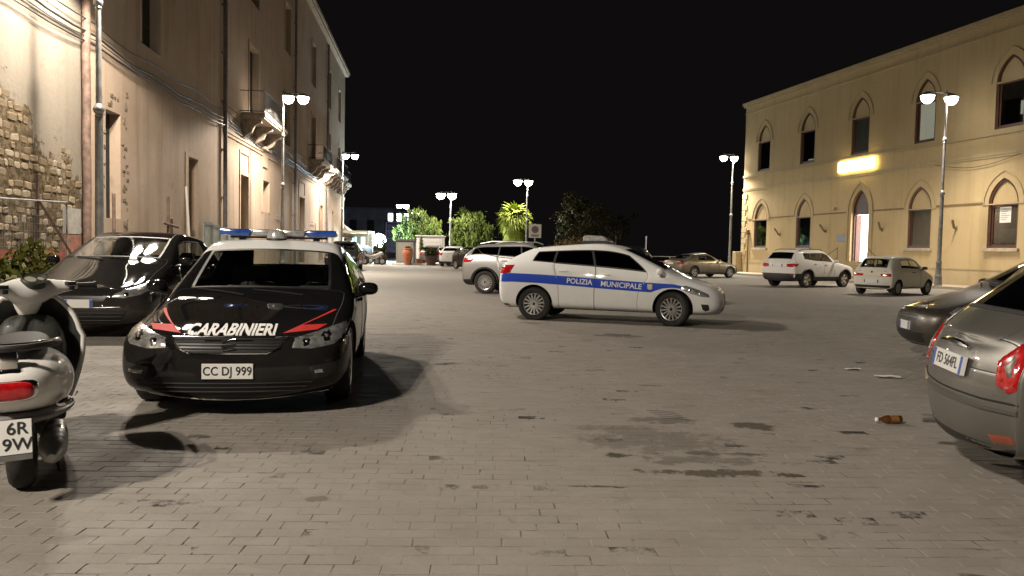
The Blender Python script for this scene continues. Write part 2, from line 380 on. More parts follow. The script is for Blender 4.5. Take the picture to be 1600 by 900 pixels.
    for ax in (fa, -fa):
        for sd in (1, -1):
            wo = link(bpy.data.objects.new('wheel', rm), root); wo.location = (ax, sd*(s['w']-s.get('tw', .2)/2-.025), r); wo.rotation_euler = (0, random.random()*6, (0 if sd > 0 else pi)+(steer if ax > 0 else 0))
            wo.rotation_mode = 'ZYX' if False else 'XYZ'
            link(bpy.data.objects.new('tyre', tm), wo)
    # cabin: floor tub, dash, seats
    xc, xB, w = s['xc'], s['xB'], s['w']
    it = MB(); it.box(xc-.42, xc-.05, -w*.8, w*.8, .55, s['zc']-.06, bev=.05); it.box(-fa+.1, xc-.3, -w*.85, w*.85, .3, .36)
    it.build('dashboard', DASH, root)
    for sx in (xB+.12, max(xB-.75, s['xrr']+.48)):
        for sd in (1, -1):
            y = sd*w*.42; b = MB()
            b.box(sx-.15, sx+.4, y-.22, y+.22, .32, .50, bev=.06)
            k_ = (s['H']-.42)/1.05; M = Matrix.Translation((sx-.17, y, .42)) @ Matrix.Rotation(-.28, 4, 'Y') @ Matrix.Scale(k_, 4)
            b.box(-.07, .07, -.22, .22, 0, .54, 0, M, .06); b.box(-.05, .05, -.12, .12, .6, .75, 0, M, .04); b.tube([M @ Vector((0, -.05, .5)), M @ Vector((0, -.05, .65))], .008, 6); b.tube([M @ Vector((0, .05, .5)), M @ Vector((0, .05, .65))], .008, 6)
            b.build('seat', CLOTH, root, True)
    t = MB(); M = Matrix.Translation((xc-.5, w*.42, s['zc']-.1)) @ Matrix.Rotation(-1.15, 4, 'Y')
    t.tube([M @ Vector((.18*cos(a*pi/10), .18*sin(a*pi/10), 0)) for a in range(21)], .015, 6); t.build('steering_wheel', DASH, root, True)
    # mirrors
    mz = s['bf']+.085; mxx_ = xc-s.get('adx', .15)-.08
    for sd in (1, -1):
        b = MB(); y0 = s['wt']+.02
        bm3 = bmesh.new(); bmesh.ops.create_uvsphere(bm3, u_segments=14, v_segments=8, radius=1)
        for v in bm3.verts:
            v.co = Vector([math.copysign(abs(q)**.8, q) for q in v.co]); v.co = (mxx_+v.co.x*(.075 if v.co.x > 0 else .05), sd*(y0+.105)+v.co.y*(.095-.02*v.co.z*0), mz+v.co.z*(.062 if v.co.z > 0 else .06))
        bm3.verts.index_update(); b.add([v.co.copy() for v in bm3.verts], [[v.index for v in f.verts] for f in bm3.faces]); bm3.free()
        b.tube([(mxx_, sd*(y0-.04), mz-.07), (mxx_, sd*(y0+.08), mz-.045)], [.03, .02], 8)
        b.build('mirror', s.get('mirror', pm), root, 60)
    # wipers
    b = MB()
    for y in (.45*w, -.12*w):
        p0 = hit(c, (y, s['zc']+.03), 'F', .012); p1 = hit(c, (y-.5*w, s['zc']+.07), 'F', .014)
        if p0 and p1:
            p1b = p0.lerp(p1, .5); q = c.bvh.ray_cast(Vector((p1b.x+2, p1b.y, p1b.z)), Vector((-1, 0, 0)))[0]
            b.tube([p0, (q+Vector((.015, 0, .004))) if q else p1b, p1], .007, 5)
    if b.v: b.build('wiper', BLK, root)
    return c
PL = {'F': (Vector((-1, 0, 0)), lambda u, v: Vector((6, u, v))), 'R': (Vector((1, 0, 0)), lambda u, v: Vector((-6, u, v))),
      'S+': (Vector((0, -1, 0)), lambda u, v: Vector((u, 4, v))), 'S-': (Vector((0, 1, 0)), lambda u, v: Vector((u, -4, v))), 'T': (Vector((0, 0, -1)), lambda u, v: Vector((u, v, 5)))}
def hit(c, uv, plane, off):
    d, o = PL[plane]; l, n, _, _ = c.bvh.ray_cast(o(*uv), d)
    if l is None: l, n, _, _ = c.bvh.find_nearest(o(*uv)+d*(6-c.s['wb']/2-.6 if plane in 'FR' else 3.2))
    if n.dot(d) > 0: n = -n
    return l+n*off
def patch(c, nm, m, pts, plane, off=.005, res=.035, mirror=False, parent=None, bulge=True):
    """a lens, grille, intake or print that lies on the bodywork inside an outline"""
    out = []
    for sd in ((1, -1) if mirror else (1,)):
        P = [(p[0]*(sd if plane in 'FR' else 1), p[1]*(sd if plane == 'T' else 1)) for p in pts]
        pl = plane
        if mirror and plane == 'S': pl = 'S+' if sd > 0 else 'S-'
        v, f, bd = fill2d(P, res)
        b = MB(); b.add([hit(c, q, pl, (.0012 if bulge else off*.8) if i in bd else off) for i, q in enumerate(v)], f)
        if bulge is False: pass
        o = b.build(nm, m, parent or c.root, 60); out.append(o)
        # face normals outwards
        me = o.data; d = PL[pl][0]
        if sum(p.normal.dot(d)*p.area for p in me.polygons) > 0: me.flip_normals()
    return out
def decal_text(c, nm, m, s, size, plane, cx, cz, ang=0, parent=None, off=.006, flip=False, **k):
    v, f = text2d(s, size, **k); b = MB(); ca, sa = cos(ang), sin(ang)
    sg = {'F': 1, 'R': -1, 'S+': -1, 'S-': 1, 'T': 1}[plane]
    b.add([hit(c, (cx+sg*(x*ca-y*sa), cz+x*sa+y*ca), plane, off) for x, y in v], f)
    return b.build(nm, m, parent or c.root, fix=False)
def plate(c, end, z, txt, wd=.36, ht=.11, y=0, tilt=0, blue=True, parent=None, pad=.02):
    """number plate standing off the bumper; end +1 front, -1 rear"""
    pl = 'F' if end > 0 else 'R'; d = 1 if end > 0 else -1
    zs = [hit(c, (y+q, z+t), pl, 0).x*d for q in (-wd/2, 0, wd/2) for t in (-ht/2, ht/2)]
    x = max(zs)+.004
    e = MB(); M = Matrix.Translation((d*x, y, z)) @ Matrix.Rotation(-d*tilt, 4, 'Y') @ Matrix.Rotation(0 if d > 0 else pi, 4, 'Z')
    e.box(-pad, .006, -wd/2, wd/2, -ht/2, ht/2, 0, M, .003)
    o = e.build('number_plate', PLATE, parent or c.root)
    if blue:
        for sd in (1, -1):
            q = MB(); a = wd/2-.002; q.box(.0062, .0075, sd*a-(.036 if sd > 0 else 0), sd*a+(0 if sd > 0 else .036), -ht/2+.003, ht/2-.003, 0, M); q.build('plate_band', PBLUE, o)
    if txt:
        v, f = text2d(txt, ht*.80, space=1.02, bold=.0012)
        wx = max(p[0] for p in v)-min(p[0] for p in v); k = min(1, (wd-(.09 if blue else .02))/wx)
        q = MB(); q.add([M @ Vector((.0085, px*k, py)) for px, py in v], f); q.build('plate_lettering', INK, o, fix=False)
    return o
# ------------------------------------------------------------------ setting materials
def mixc(N, L, fac, a, b):
    m = N.new('ShaderNodeMix'); m.data_type = 'RGBA'
    if fac is not None: L.new(fac, m.inputs[0])
    for i, v in ((6, a), (7, b)):
        if isinstance(v, tuple): m.inputs[i].default_value = (*v, 1)
        else: L.new(v, m.inputs[i])
    return m.outputs[2]
def noise(N, L, vec, sc, det=6, rough=.6, lo=.35, hi=.65):
    n = N.new('ShaderNodeTexNoise'); n.inputs['Scale'].default_value = sc; n.inputs['Detail'].default_value = det; n.inputs['Roughness'].default_value = rough
    L.new(vec, n.inputs['Vector']); r = N.new('ShaderNodeMapRange'); r.inputs[1].default_value = lo; r.inputs[2].default_value = hi; L.new(n.outputs['Fac'], r.inputs[0])
    return r.outputs[0], n.outputs['Fac']
def mth(N, L, op, a, b=None):
    m = N.new('ShaderNodeMath'); m.operation = op; m.use_clamp = False
    for i, v in ((0, a), (1, b)):
        if v is None: continue
        if isinstance(v, (int, float)): m.inputs[i].default_value = v
        else: L.new(v, m.inputs[i])
    return m.outputs[0]
# grubby patches on the square: (x, y, half width, half depth, darkness)
STAINS = [(1.0, 5.35, .55, .35, .38), (1.25, 4.85, .50, .12, .45), (.85, 5.7, .4, .12, .4), (1.28, 4.57, .50, .075, .8), (1.69, 4.57, .11, .05, .9), (1.90, 5.85, .17, .15, .8), (.73, 4.93, .10, .065, .92), (1.35, 5.02, .38, .06, .65), (.50, 4.26, .17, .018, .8), (.62, 4.25, .045, .02, .95), (1.73, 12.18, .36, .26, .7), (1.25, 6.0, .30, .12, .5), (-.15, 4.2, .05, .04, .6), (-1.0, 3.95, .06, .05, .5), (.35, 14.0, .25, .12, .6), (1.4, 7.6, .14, .04, .5), (-3.2, 6.6, .5, .4, .2)]
def stone_ground(name, joints):
    m, N, L, p = nodes(name)
    g = N.new('ShaderNodeNewGeometry'); pos = g.outputs['Position']
    big, _ = noise(N, L, pos, .35, 5, .6, .3, .7); mid, midr = noise(N, L, pos, 2.2, 8, .65, .3, .7); fine, finer = noise(N, L, pos, 60, 4, .7, .3, .7)
    oi = N.new('ShaderNodeObjectInfo')
    c = mixc(N, L, big, (.228, .208, .18), (.275, .256, .23)); c = mixc(N, L, mth(N, L, 'MULTIPLY', mid, .45), c, (.325, .305, .28)); c = mixc(N, L, mth(N, L, 'MULTIPLY', fine, .22), c, (.12, .108, .092))
    if joints == 1:      # each stone its own tone, keyed to its cell
        sc = N.new('ShaderNodeVectorMath'); sc.operation = 'MULTIPLY'; sc.inputs[1].default_value = (4.9, 9.9, 0); L.new(pos, sc.inputs[0])
        wn = N.new('ShaderNodeTexVoronoi'); wn.inputs['Scale'].default_value = 1; L.new(sc.outputs[0], wn.inputs['Vector'])
        sp_ = N.new('ShaderNodeSeparateColor'); L.new(wn.outputs['Color'], sp_.inputs[0]); v = N.new('ShaderNodeMapRange'); v.inputs[3].default_value = .94; v.inputs[4].default_value = 1.05; L.new(sp_.outputs[0], v.inputs[0])
        vm = N.new('ShaderNodeVectorMath'); vm.operation = 'SCALE'; L.new(c, vm.inputs[0]); L.new(v.outputs[0], vm.inputs[3]); c = vm.outputs[0]
    if joints == 2:
        mp = N.new('ShaderNodeMapping'); mp.inputs['Rotation'].default_value = (0, 0, -.04); L.new(pos, mp.inputs[0])
        br = N.new('ShaderNodeTexBrick'); br.inputs['Scale'].default_value = 1; br.inputs['Brick Width'].default_value = .2; br.inputs['Row Height'].default_value = .1; br.inputs['Mortar Size'].default_value = .003
        L.new(mp.outputs[0], br.inputs['Vector']); c = mixc(N, L, mth(N, L, 'MULTIPLY', br.outputs['Fac'], .15), c, (.07, .06, .05))
    if joints == 0:
        jm, _ = noise(N, L, pos, 3.6, 5, .75, .50, .58); jb, _ = noise(N, L, pos, .8, 3, .5, .42, .58); c = mixc(N, L, mth(N, L, 'MULTIPLY', jm, jb), c, (.028, .024, .02))
    # stains
    sep = N.new('ShaderNodeSeparateXYZ'); L.new(pos, sep.inputs[0]); _, wob = noise(N, L, pos, 5.5, 9, .78)
    w = mth(N, L, 'MULTIPLY', mth(N, L, 'SUBTRACT', wob, .5), 8.0); st = None
    for x, y, a, b, k in STAINS:
        dx = mth(N, L, 'POWER', mth(N, L, 'ABSOLUTE', mth(N, L, 'DIVIDE', mth(N, L, 'SUBTRACT', sep.outputs[0], x), a)), 2); dy = mth(N, L, 'POWER', mth(N, L, 'ABSOLUTE', mth(N, L, 'DIVIDE', mth(N, L, 'SUBTRACT', sep.outputs[1], y), b)), 2)
        d = mth(N, L, 'ADD', mth(N, L, 'ADD', dx, dy), w); r = N.new('ShaderNodeMapRange'); r.inputs[1].default_value = .95; r.inputs[2].default_value = .45; r.inputs[3].default_value = 0; r.inputs[4].default_value = k; L.new(d, r.inputs[0])
        st = r.outputs[0] if st is None else mth(N, L, 'MAXIMUM', st, r.outputs[0])
    c = mixc(N, L, st, c, (.045, .038, .022)); L.new(c, p.inputs['Base Color'])
    rr = N.new('ShaderNodeMapRange'); rr.inputs[3].default_value = .62; rr.inputs[4].default_value = .92; p.inputs['Specular IOR Level'].default_value = .22; L.new(mid, rr.inputs[0]); L.new(rr.outputs[0], p.inputs['Roughness'])
    bp = N.new('ShaderNodeBump'); bp.inputs['Strength'].default_value = .35; bp.inputs['Distance'].default_value = .004; L.new(mth(N, L, 'ADD', finer, mth(N, L, 'MULTIPLY', midr, 1.5)), bp.inputs['Height']); L.new(bp.outputs[0], p.inputs['Normal'])
    return m
M_PAVE = stone_ground('paving_stone', 1); M_FAR = stone_ground('paving_far', 2); M_JOINT = stone_ground('joint_sand', 0)
# ------------------------------------------------------------------ ground
b = MB(); b.add([(-60, -40, -.0), (60, -40, -.0), (60, 66, 0), (4, 66, 0), (4, 260, 0), (-200, 260, 0), (-200, -40, 0)], [(0, 1, 2, 3, 4, 5, 6)])
ground = tag(b.build('ground', M_FAR), 'pale grey stone paving of the square', 'ground', kind='structure')
b = MB(); b.add([(-3000, -3000, -14), (3000, -3000, -14), (3000, 3000, -14), (-3000, 3000, -14)], [(0, 1, 2, 3)])
tag(b.build('sea', mat('night_sea', (.004, .005, .006), .25, var=.3, scale=.05)), 'black sea far below beyond the railing', 'sea', kind='structure')
b = MB(); b.box(4, 60, 65.9, 66.3, -14, .0); tag(b.build('terrace_wall', mat('terrace_stone', (.2, .18, .15), .9, var=.3)), 'retaining wall under the terrace edge', 'wall', kind='structure')
# joint bed + pavers: rows across, running bond
RA = .04
def pav_pt(u, v): return (u*cos(RA)-v*sin(RA), u*sin(RA)+v*cos(RA))
PW, PD, GAP = .2, .1, .0035
def paver_mesh(w, d, q):
    r = random.Random(q); h1 = .0068; e = .0026; b = MB()
    j = lambda k: r.uniform(-k, k)
    t = [(-w/2+e+j(.0012), -d/2+e+j(.0012), h1+j(.0007)), (w/2-e+j(.0012), -d/2+e+j(.0012), h1+j(.0007)), (w/2-e+j(.0012), d/2-e+j(.0012), h1+j(.0007)), (-w/2+e+j(.0012), d/2-e+j(.0012), h1+j(.0007))]
    b.add([(-w/2, -d/2, .0), (w/2, -d/2, .0), (w/2, d/2, .0), (-w/2, d/2, .0)]+t, [(4, 5, 6, 7), (0, 1, 5, 4), (1, 2, 6, 5), (2, 3, 7, 6), (3, 0, 4, 7)])
    return b
PMS = [paver_mesh(PW-GAP, PD-GAP, i) for i in range(14)]; PME = [p.mesh('paver', M_PAVE) for p in PMS]
cells = []
v = 2.6; row = 0
while v < 21:
    um = .80*v+1.0; n0 = int(-um/PW)-1; n1 = int(um/PW)+1
    for i in range(n0, n1+1):
        u = (i+(.5 if row % 2 else 0)+.08*sin(row*1.7))*PW
        x, y = pav_pt(u, v); cells.append((y, x))
    v += PD; row += 1
cells.sort()
vis = [(y, x) for y, x in cells if y > 3.02 and abs(x) < .672*y]
near = set(vis[:300])
J = MB(); J.add([(-17, 2.2, .004), (17, 2.2, .004), (17, 20.9, .004), (-17, 20.9, .004)], [(0, 1, 2, 3)])
J.v = [(-3.0, 2.2, .0058), (3.0, 2.2, .0058), (17.5, 20.9, .0058), (-17.5, 20.9, .0058)]
o = J.build('joint_bed', M_JOINT, ground); o['kind'] = 'stuff'
rest = MB()
for k, (y, x) in enumerate(cells):
    q = random.randrange(14); rz = RA+(pi if random.random() < .5 else 0)+random.gauss(0, .006)
    dz = random.gauss(0, .0007)-(.003 if random.random() < .02 else 0)
    if (y, x) in near:
        o = link(bpy.data.objects.new('paver', PME[q]), ground); o.location = (x, y, .0005+dz); o.rotation_euler = (random.gauss(0, .004), random.gauss(0, .003), rz)
    else: rest.add(PMS[q].v, PMS[q].f, 0, Matrix.Translation((x, y, .0005+dz)) @ Matrix.Rotation(rz, 4, 'Z') @ Matrix.Rotation(random.gauss(0, .0035), 4, 'X'))
o = link(bpy.data.objects.new('paver_field', rest.mesh('paver_field', M_PAVE)), ground); o['kind'] = 'stuff'
# ------------------------------------------------------------------ facade helper: wall sheet with openings and reveals
def arch_pts(s0, s1, z0, zs, za, n=7):
    """pointed arch outline: jambs to springing zs, apex za"""
    mid = (s0+s1)/2; r = []; hw = (s1-s0)/2; H_ = za-zs; c0 = max(0, (H_*H_-hw*hw)/(2*hw)); R_ = hw+c0 if c0 > 0 else hw; th = math.atan2(H_, c0) if c0 > 0 else pi/2
    for i in range(n+1):
        t = i/n*th; r.append((mid-c0+R_*cos(t), zs+(R_*sin(t) if c0 > 0 else H_*sin(t))))
    L_ = [(2*mid-x, z) for x, z in r[::-1][1:]]
    return [(s0, z0), (s1, z0)]+r+L_[:-1]+[(s0, zs)]
def wall_sheet(rect, holes, depth, res=None):
    b = MB(); s0, s1, z0, z1 = rect; pts = []; ed = []
    def loop(P):
        k = len(pts); n = len(P); pts.extend(Vector(p) for p in P); ed.extend((k+i, k+(i+1) % n) for i in range(n))
    loop([(s0, z0), (s1, z0), (s1, z1), (s0, z1)])
    for h in holes: loop(h)
    v, e, f, _, _, _ = delaunay_2d_cdt(pts, ed, [], 1, 1e-5)
    fs = [t for t in f if not any(inpoly((sum(v[i][0] for i in t)/3, sum(v[i][1] for i in t)/3), h) for h in holes)]
    b.add([(p[0], 0, p[1]) for p in v], fs)
    for h in holes:
        n = len(h); b.add([(x, 0, z) for x, z in h]+[(x, depth, z) for x, z in h], [(i, (i+1) % n, (i+1) % n+n, i+n) for i in range(n)])
    return b
def ring(P, d, o0, o1):
    """band of width d just inside outline P from y=o0 to o1 (open prism ring)"""
    cx = sum(p[0] for p in P)/len(P); n = len(P); Q = []
    for i in range(n):
        a = Vector(P[i-1]); p = Vector(P[i]); c_ = Vector(P[(i+1) % n]); t1 = (p-a).normalized() if (p-a).length > 1e-6 else Vector((0, 0)); t2 = (c_-p).normalized() if (c_-p).length > 1e-6 else t1
        nn = Vector((-(t1.y+t2.y), t1.x+t2.x)); nn = nn.normalized() if nn.length > 1e-6 else Vector((0, 1)); k = 1/max(.5, abs(nn.dot(Vector((-t1.y, t1.x)))))
        Q.append(p+nn*d*k)
    b = MB(); b.add([(p[0], o0, p[1]) for p in P]+[(p[0], o0, p[1]) for p in Q]+[(p[0], o1, p[1]) for p in P]+[(p[0], o1, p[1]) for p in Q],
        sum([[(i, (i+1) % n, (i+1) % n+n, i+n), (i+2*n, i+3*n, (i+1) % n+3*n, (i+1) % n+2*n), (i+n, (i+1) % n+n, (i+1) % n+3*n, i+3*n), (i, i+2*n, (i+1) % n+2*n, (i+1) % n)] for i in range(n)], []))
    return b, [tuple(q) for q in Q]
def plaster(name, a, b_, dirt, dk=.5, streak=.5, bump=.25, low=None):
    m, N, L, p = nodes(name); tc = N.new('ShaderNodeTexCoord'); pos = tc.outputs['Object']
    big, _ = noise(N, L, pos, .5, 7, .65, .32, .68); fine, fr = noise(N, L, pos, 9, 8, .7, .3, .7)
    c = mixc(N, L, big, a, b_)
    mp = N.new('ShaderNodeMapping'); mp.inputs['Scale'].default_value = (2.2, 2.2, .16); L.new(pos, mp.inputs[0]); sk, _ = noise(N, L, mp.outputs[0], 1.0, 7, .65, .50, .78)
    c = mixc(N, L, mth(N, L, 'MULTIPLY', sk, streak), c, dirt)
    blot, _ = noise(N, L, pos, 1.4, 9, .72, .58, .70); c = mixc(N, L, mth(N, L, 'MULTIPLY', blot, dk), c, dirt)
    c = mixc(N, L, mth(N, L, 'MULTIPLY', fine, .18), c, dirt); L.new(c, p.inputs['Base Color'])
    p.inputs['Roughness'].default_value = .9; p.inputs['Specular IOR Level'].default_value = .2
    bp = N.new('ShaderNodeBump'); bp.inputs['Strength'].default_value = bump; bp.inputs['Distance'].default_value = .02; L.new(fr, bp.inputs['Height']); L.new(bp.outputs[0], p.inputs['Normal'])
    return m
# ------------------------------------------------------------------ yellow building on the right
M_YEL = plaster('yellow_plaster', (.50, .385, .205), (.55, .435, .25), (.30, .21, .115), .28, .42, .2)
M_YELT = plaster('yellow_trim', (.45, .36, .21), (.51, .42, .26), (.27, .20, .115), .25, .4, .2)
M_WOOD = mat('brown_window_wood', (.085, .033, .018), .5, var=.3, scale=14)
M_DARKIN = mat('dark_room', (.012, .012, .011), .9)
M_LITIN = mat('lit_corridor', (.9, .88, .86), .8, emit=3.2, ecol=(1, .93, .88))
M_LITWIN = mat('lit_room_blind', (.8, .78, .72), .8, emit=.75, ecol=(1, .92, .85))
M_BLIND = mat('window_blind', (.6, .6, .54), .8, var=.2, scale=3); M_BLIND2 = mat('green_blind', (.15, .2, .12), .8, var=.2, scale=3)
M_PAPER = mat('paper_notice', (.75, .74, .70), .8)
M_STONE = mat('pale_stone', (.42, .36, .27), .8, var=.2, scale=5, bump=.2)
NR = Vector((.975, .223, 0)); P0 = Vector((16.84, 56.6, 0)); SR = 36
yb = empty('yellow_building', P0, math.atan2(-.975, .223)); tag(yb, 'long two-storey yellow building with pointed arched windows and a lit sign', 'building')
holes = []; specs = []
LOW = [(1.62, 3.26), (6.78, 8.34), (16.78, 18.40), (21.86, 23.46), (26.9, 28.5), (31.9, 33.5)]
UPP = [(1.82, 3.38), (6.92, 8.46), (11.94, 13.50), (16.98, 18.40), (21.98, 23.52), (26.98, 28.5), (32.0, 33.5)]
for i, (a, c_) in enumerate(LOW): specs.append((a, c_, 1.88, 3.86, 5.02, 'low', i))
for i, (a, c_) in enumerate(UPP): specs.append((a, c_, 7.24, 9.30, 10.46, 'up', i))
DOOR = (12.22, 13.72, .62, 3.95, 5.2)
for sp_ in specs: holes.append(arch_pts(*sp_[:5]))
dh = arch_pts(*DOOR); holes.append(dh)
w = wall_sheet((0, SR, 0, 12.3), holes, .32)
w.add([(0, 0, 0), (0, 14, 0), (0, 14, 12.3), (0, 0, 12.3), (SR, 0, 0), (SR, 14, 0), (SR, 14, 12.3), (SR, 0, 12.3)], [(0, 3, 2, 1), (4, 5, 6, 7), (3, 7, 6, 2)])
w.build('wall', M_YEL, yb, fix=False)
b = MB(); b.box(-.12, SR, -.14, .1, 12.05, 12.18); b.box(-.18, SR, -.22, .1, 12.183, 12.36); b.build('cornice', M_YELT, yb)
b = MB(); b.box(-.01, SR, -.05, .05, 11.55, 11.63); b.build('frieze_moulding', M_YELT, yb)
b = MB(); b.box(-.03, SR, -.075, .05, 6.98, 7.10); b.build('sill_course', M_YELT, yb)
b = MB(); b.box(-.03, SR, -.06, .05, 6.08, 6.20); b.box(-.03, SR, -.035, .05, 5.98, 6.077); b.build('string_course', M_YELT, yb)
b = MB(); b.box(-.04, SR, -.05, .05, 0, .86); b.box(-.05, SR, -.075, .05, .862, .94)
b.build('plinth', M_YELT, yb)
M_IMP = mat('brown_moulding', (.20, .125, .06), .8, var=.3, scale=4); prev = .75
edges = [(a-.33, c_+.33) for a, c_ in sorted(LOW+[(DOOR[0], DOOR[1])])]
for a, c_ in edges+[(SR, SR)]:
    if a-prev > .3:
        b = MB(); b.box(prev, a, -.035, .03, 3.91, 3.99); b.build('impost_moulding', M_IMP, yb)
    prev = c_
for k in range(13):
    z = .95+k*.405
    if z > 5.6: break
    b = MB(); b.box(-.05, .62 if k % 2 else .42, -.055, .3, z+.015, z+.39, bev=.02); b.build('quoin', M_YELT, yb)
b = MB(); b.box(-.35, .18, -.55, -.08, 0, 1.6, bev=.03); b.build('corner_pier', M_YELT, yb)
for a, c_, z0, zs, za, kind, i in specs:
    P = arch_pts(a, c_, z0, zs, za); fr, Q = ring(P, .11, .05, .19)
    fw = fr.build('window', M_WOOD, yb)
    b = MB(); b.box(a+.05, c_-.05, .10, .18, zs-.07, zs+.05); b.box(a+.085, c_-.085, .105, .175, z0+.085, z0+.16); b.box(a+.085, a+.20, .11, .17, z0+.16, zs-.07); b.build('frame', M_WOOD, fw)
    lit = (kind == 'up' and i == 3)
    A = [q for q in arch_pts(a+.06, c_-.06, zs, zs+.02, za-.08)]
    b = MB(); b.prism(A, .12, .15); b.build('tympanum', M_YEL, fw)
    b = MB(); b.box(a+.20, c_-.085, .138, .146, z0+.16, zs-.07); b.build('pane', WPANE, fw)
    b = MB(); b.box(a+.03, c_-.03, .30, .34, z0+.03, zs); 
    if lit: b.build('lit_blind', M_LITWIN, fw)
    elif kind == 'low' and i in (2, 3): b.build('blind', M_BLIND if i == 2 else M_BLIND2, fw)
    elif kind == 'low' and i < 2: b.build('blind', mat('dim_curtain', (.05, .06, .045), .9), fw)
    else: b.build('dark_room', M_DARKIN, fw)
    if kind == 'low' and i == 3:
        b = MB(); b.box(a+.52, a+1.12, .125, .13, 3.02, 3.72); q = b.build('notice', M_PAPER, fw)
        b = MB()
        for r_ in range(6): b.box(a+.58, a+1.06-.1*(r_ % 3), .1225, .1245, 3.60-r_*.09, 3.625-r_*.09)
        b.build('notice_print', mat('grey_ink', (.25, .25, .25), .8), q)
        b = MB(); b.box(a+.50, c_-.18, .15, .16, z0+.2, 2.75); b.build('blind', M_BLIND, fw)
    if kind == 'up' and i == 4:
        b = MB(); b.box(c_-.35, c_-.14, .15, .16, 7.75, 8.35); b.build('lit_slit', M_LITWIN, fw)
    if kind == 'up' and i == 1:
        b = MB(); b.box(a+.7, c_-.2, .15, .16, 7.43, 7.5); b.build('lit_slit', M_LITWIN, fw)
    if kind == 'low':
        b = MB(); b.box(a-.14, c_+.14, -.12, .12, z0-.16, z0-.003, bev=.012); b.build('sill', M_STONE, fw)
    O = arch_pts(a-.30, c_+.30, zs-.02, zs, za+.36); hm, _ = ring(O, .055, -.035, .02)
    # open the bottom of the hood mould: keep only the arch faces
    keep = [(f, mm) for f, mm in zip(hm.f, hm.m) if max(hm.v[q][2] for q in f) > zs+.03]
    hm.f = [f for f, _ in keep]; hm.m = [mm for _, mm in keep]; hm.build('hood_mould', M_YELT, yb)
# doorway
fr, Q = ring(dh, .10, .16, .26); dr = fr.build('door', M_WOOD, yb)
b = MB(); b.box(DOOR[0]+.08, DOOR[1]-.08, .16, .25, 3.78, 3.92); A = arch_pts(DOOR[0]+.08, DOOR[1]-.08, 3.92, 3.94, 5.1); b.prism(A, .18, .22); b.build('transom', M_WOOD, dr)
b = MB(); b.box(DOOR[0]+.10, DOOR[0]+.16, .262, .60, .62, 3.78); b.build('open_leaf', M_WOOD, dr)
b = MB(); b.box(DOOR[0], DOOR[1], 2.4, 2.45, .62, 3.9); b.box(DOOR[0], DOOR[0]+.02, .34, 2.4, .62, 3.9); b.box(DOOR[1]-.02, DOOR[1], .34, 2.4, .62, 3.9); b.box(DOOR[0], DOOR[1], .34, 2.4, 3.82, 3.9); b.build('lit_hallway', M_LITIN, dr, fix=False)
b = MB(); b.box(DOOR[0], DOOR[1], .0, 2.4, .56, .618); b.build('threshold', M_STONE, dr)
O = arch_pts(DOOR[0]-.38, DOOR[1]+.38, .95, 3.95, 5.75); hm, _ = ring(O, .16, -.06, .02); keep = [f for f in hm.f if max(hm.v[q][2] for q in f) > 1.0]; hm.f = keep; hm.m = [0]*len(keep); hm.build('door_surround', M_YELT, yb)
for k in range(4):
    b = MB(); b.box(DOOR[0]-.5-.12*k, DOOR[1]+.5+.12*k, -.30-.32*k, -.08, .46-.155*k-.15, .605-.155*k, bev=.01); b.build('step', M_STONE, yb)
for sd, s0 in ((-1, DOOR[0]-.55), (1, DOOR[1]+.55)):
    b = MB(); b.tube([(s0+sd*1.05, -.55, .15), (s0+sd*1.05, -.55, 1.28), (s0, -.40, 1.88), (s0, -.40, .6)], .022, 6); b.tube([(s0+sd*1.05, -.55, .75), (s0, -.40, 1.3)], .015, 6); b.build('handrail', mat('rail_brown', (.06, .035, .025), .5, .4), yb)
# lit sign over the door (lettering burnt out by its own light)
M_SIGN = mat('lit_sign_face', (.9, .75, .3), .5, emit=9, ecol=(1, .78, .26)); M_SIGNL = mat('sign_letters', (1, .95, .8), .5, emit=14, ecol=(1, .90, .62))
b = MB(); b.box(11.1, 14.2, -.20, -.08, 6.30, 6.92, bev=.05); sg = b.build('lit_sign', M_SIGN, yb)
b = MB(); b.lathe([(.22, 0), (.22, .02)], 20, 0, Matrix.Translation((11.45, -.205, 6.61)) @ Matrix.Rotation(pi/2, 4, 'X')); b.build('sign_emblem', mat('sign_emblem_dark', (.35, .3, .12), .5, emit=1.2, ecol=(.9, .75, .3)), sg)
b = MB(); b.box(11.8, 14.08, -.225, -.202, 6.40, 6.80, bev=.008); b.build('sign_panel', M_SIGNL, sg)
lt = bpy.data.lights.new('sign_glow', 'AREA'); lt.shape = 'RECTANGLE'; lt.size = 3.2; lt.size_y = .6; lt.energy = 18; lt.color = (1, .8, .35)
lo_ = link(bpy.data.objects.new('sign_glow', lt), sg); lo_.location = (12.68, -.25, 6.62); lo_.rotation_euler = (pi/2, 0, 0)
b = MB(); b.box(11.05, 11.90, -.05, .0, 2.25, 2.64, bev=.01); b.build('wall_plaque', mat('plaque_grey', (.10, .095, .085), .4, .3), yb)
b = MB(); b.box(10.4, 10.85, -.16, 0, 4.12, 4.30, bev=.02); b.build('wall_box', M_YELT, yb)
b = MB(); b.box(15.35, 15.75, -.06, 0, 1.15, 1.45); b.build('wall_plaque', BLK, yb)
M_BRK = mat('flag_bracket', (.25, .2, .12), .6, .3)
for s_, z, t in ((4.95, 3.0, -1), (9.9, 3.12, -1), (14.9, 3.1, 1), (20.05, 3.05, 1), (25.1, 3.05, 1)):
    b = MB(); b.tube([(s_, 0, z-.25), (s_, -.14, z-.2), (s_+.12*t, -.36, z+.18)], [.05, .06, .06], 8); b.box(s_-.07, s_+.07, -.03, 0, z-.34, z-.12); b.build('flag_bracket', M_BRK, yb)
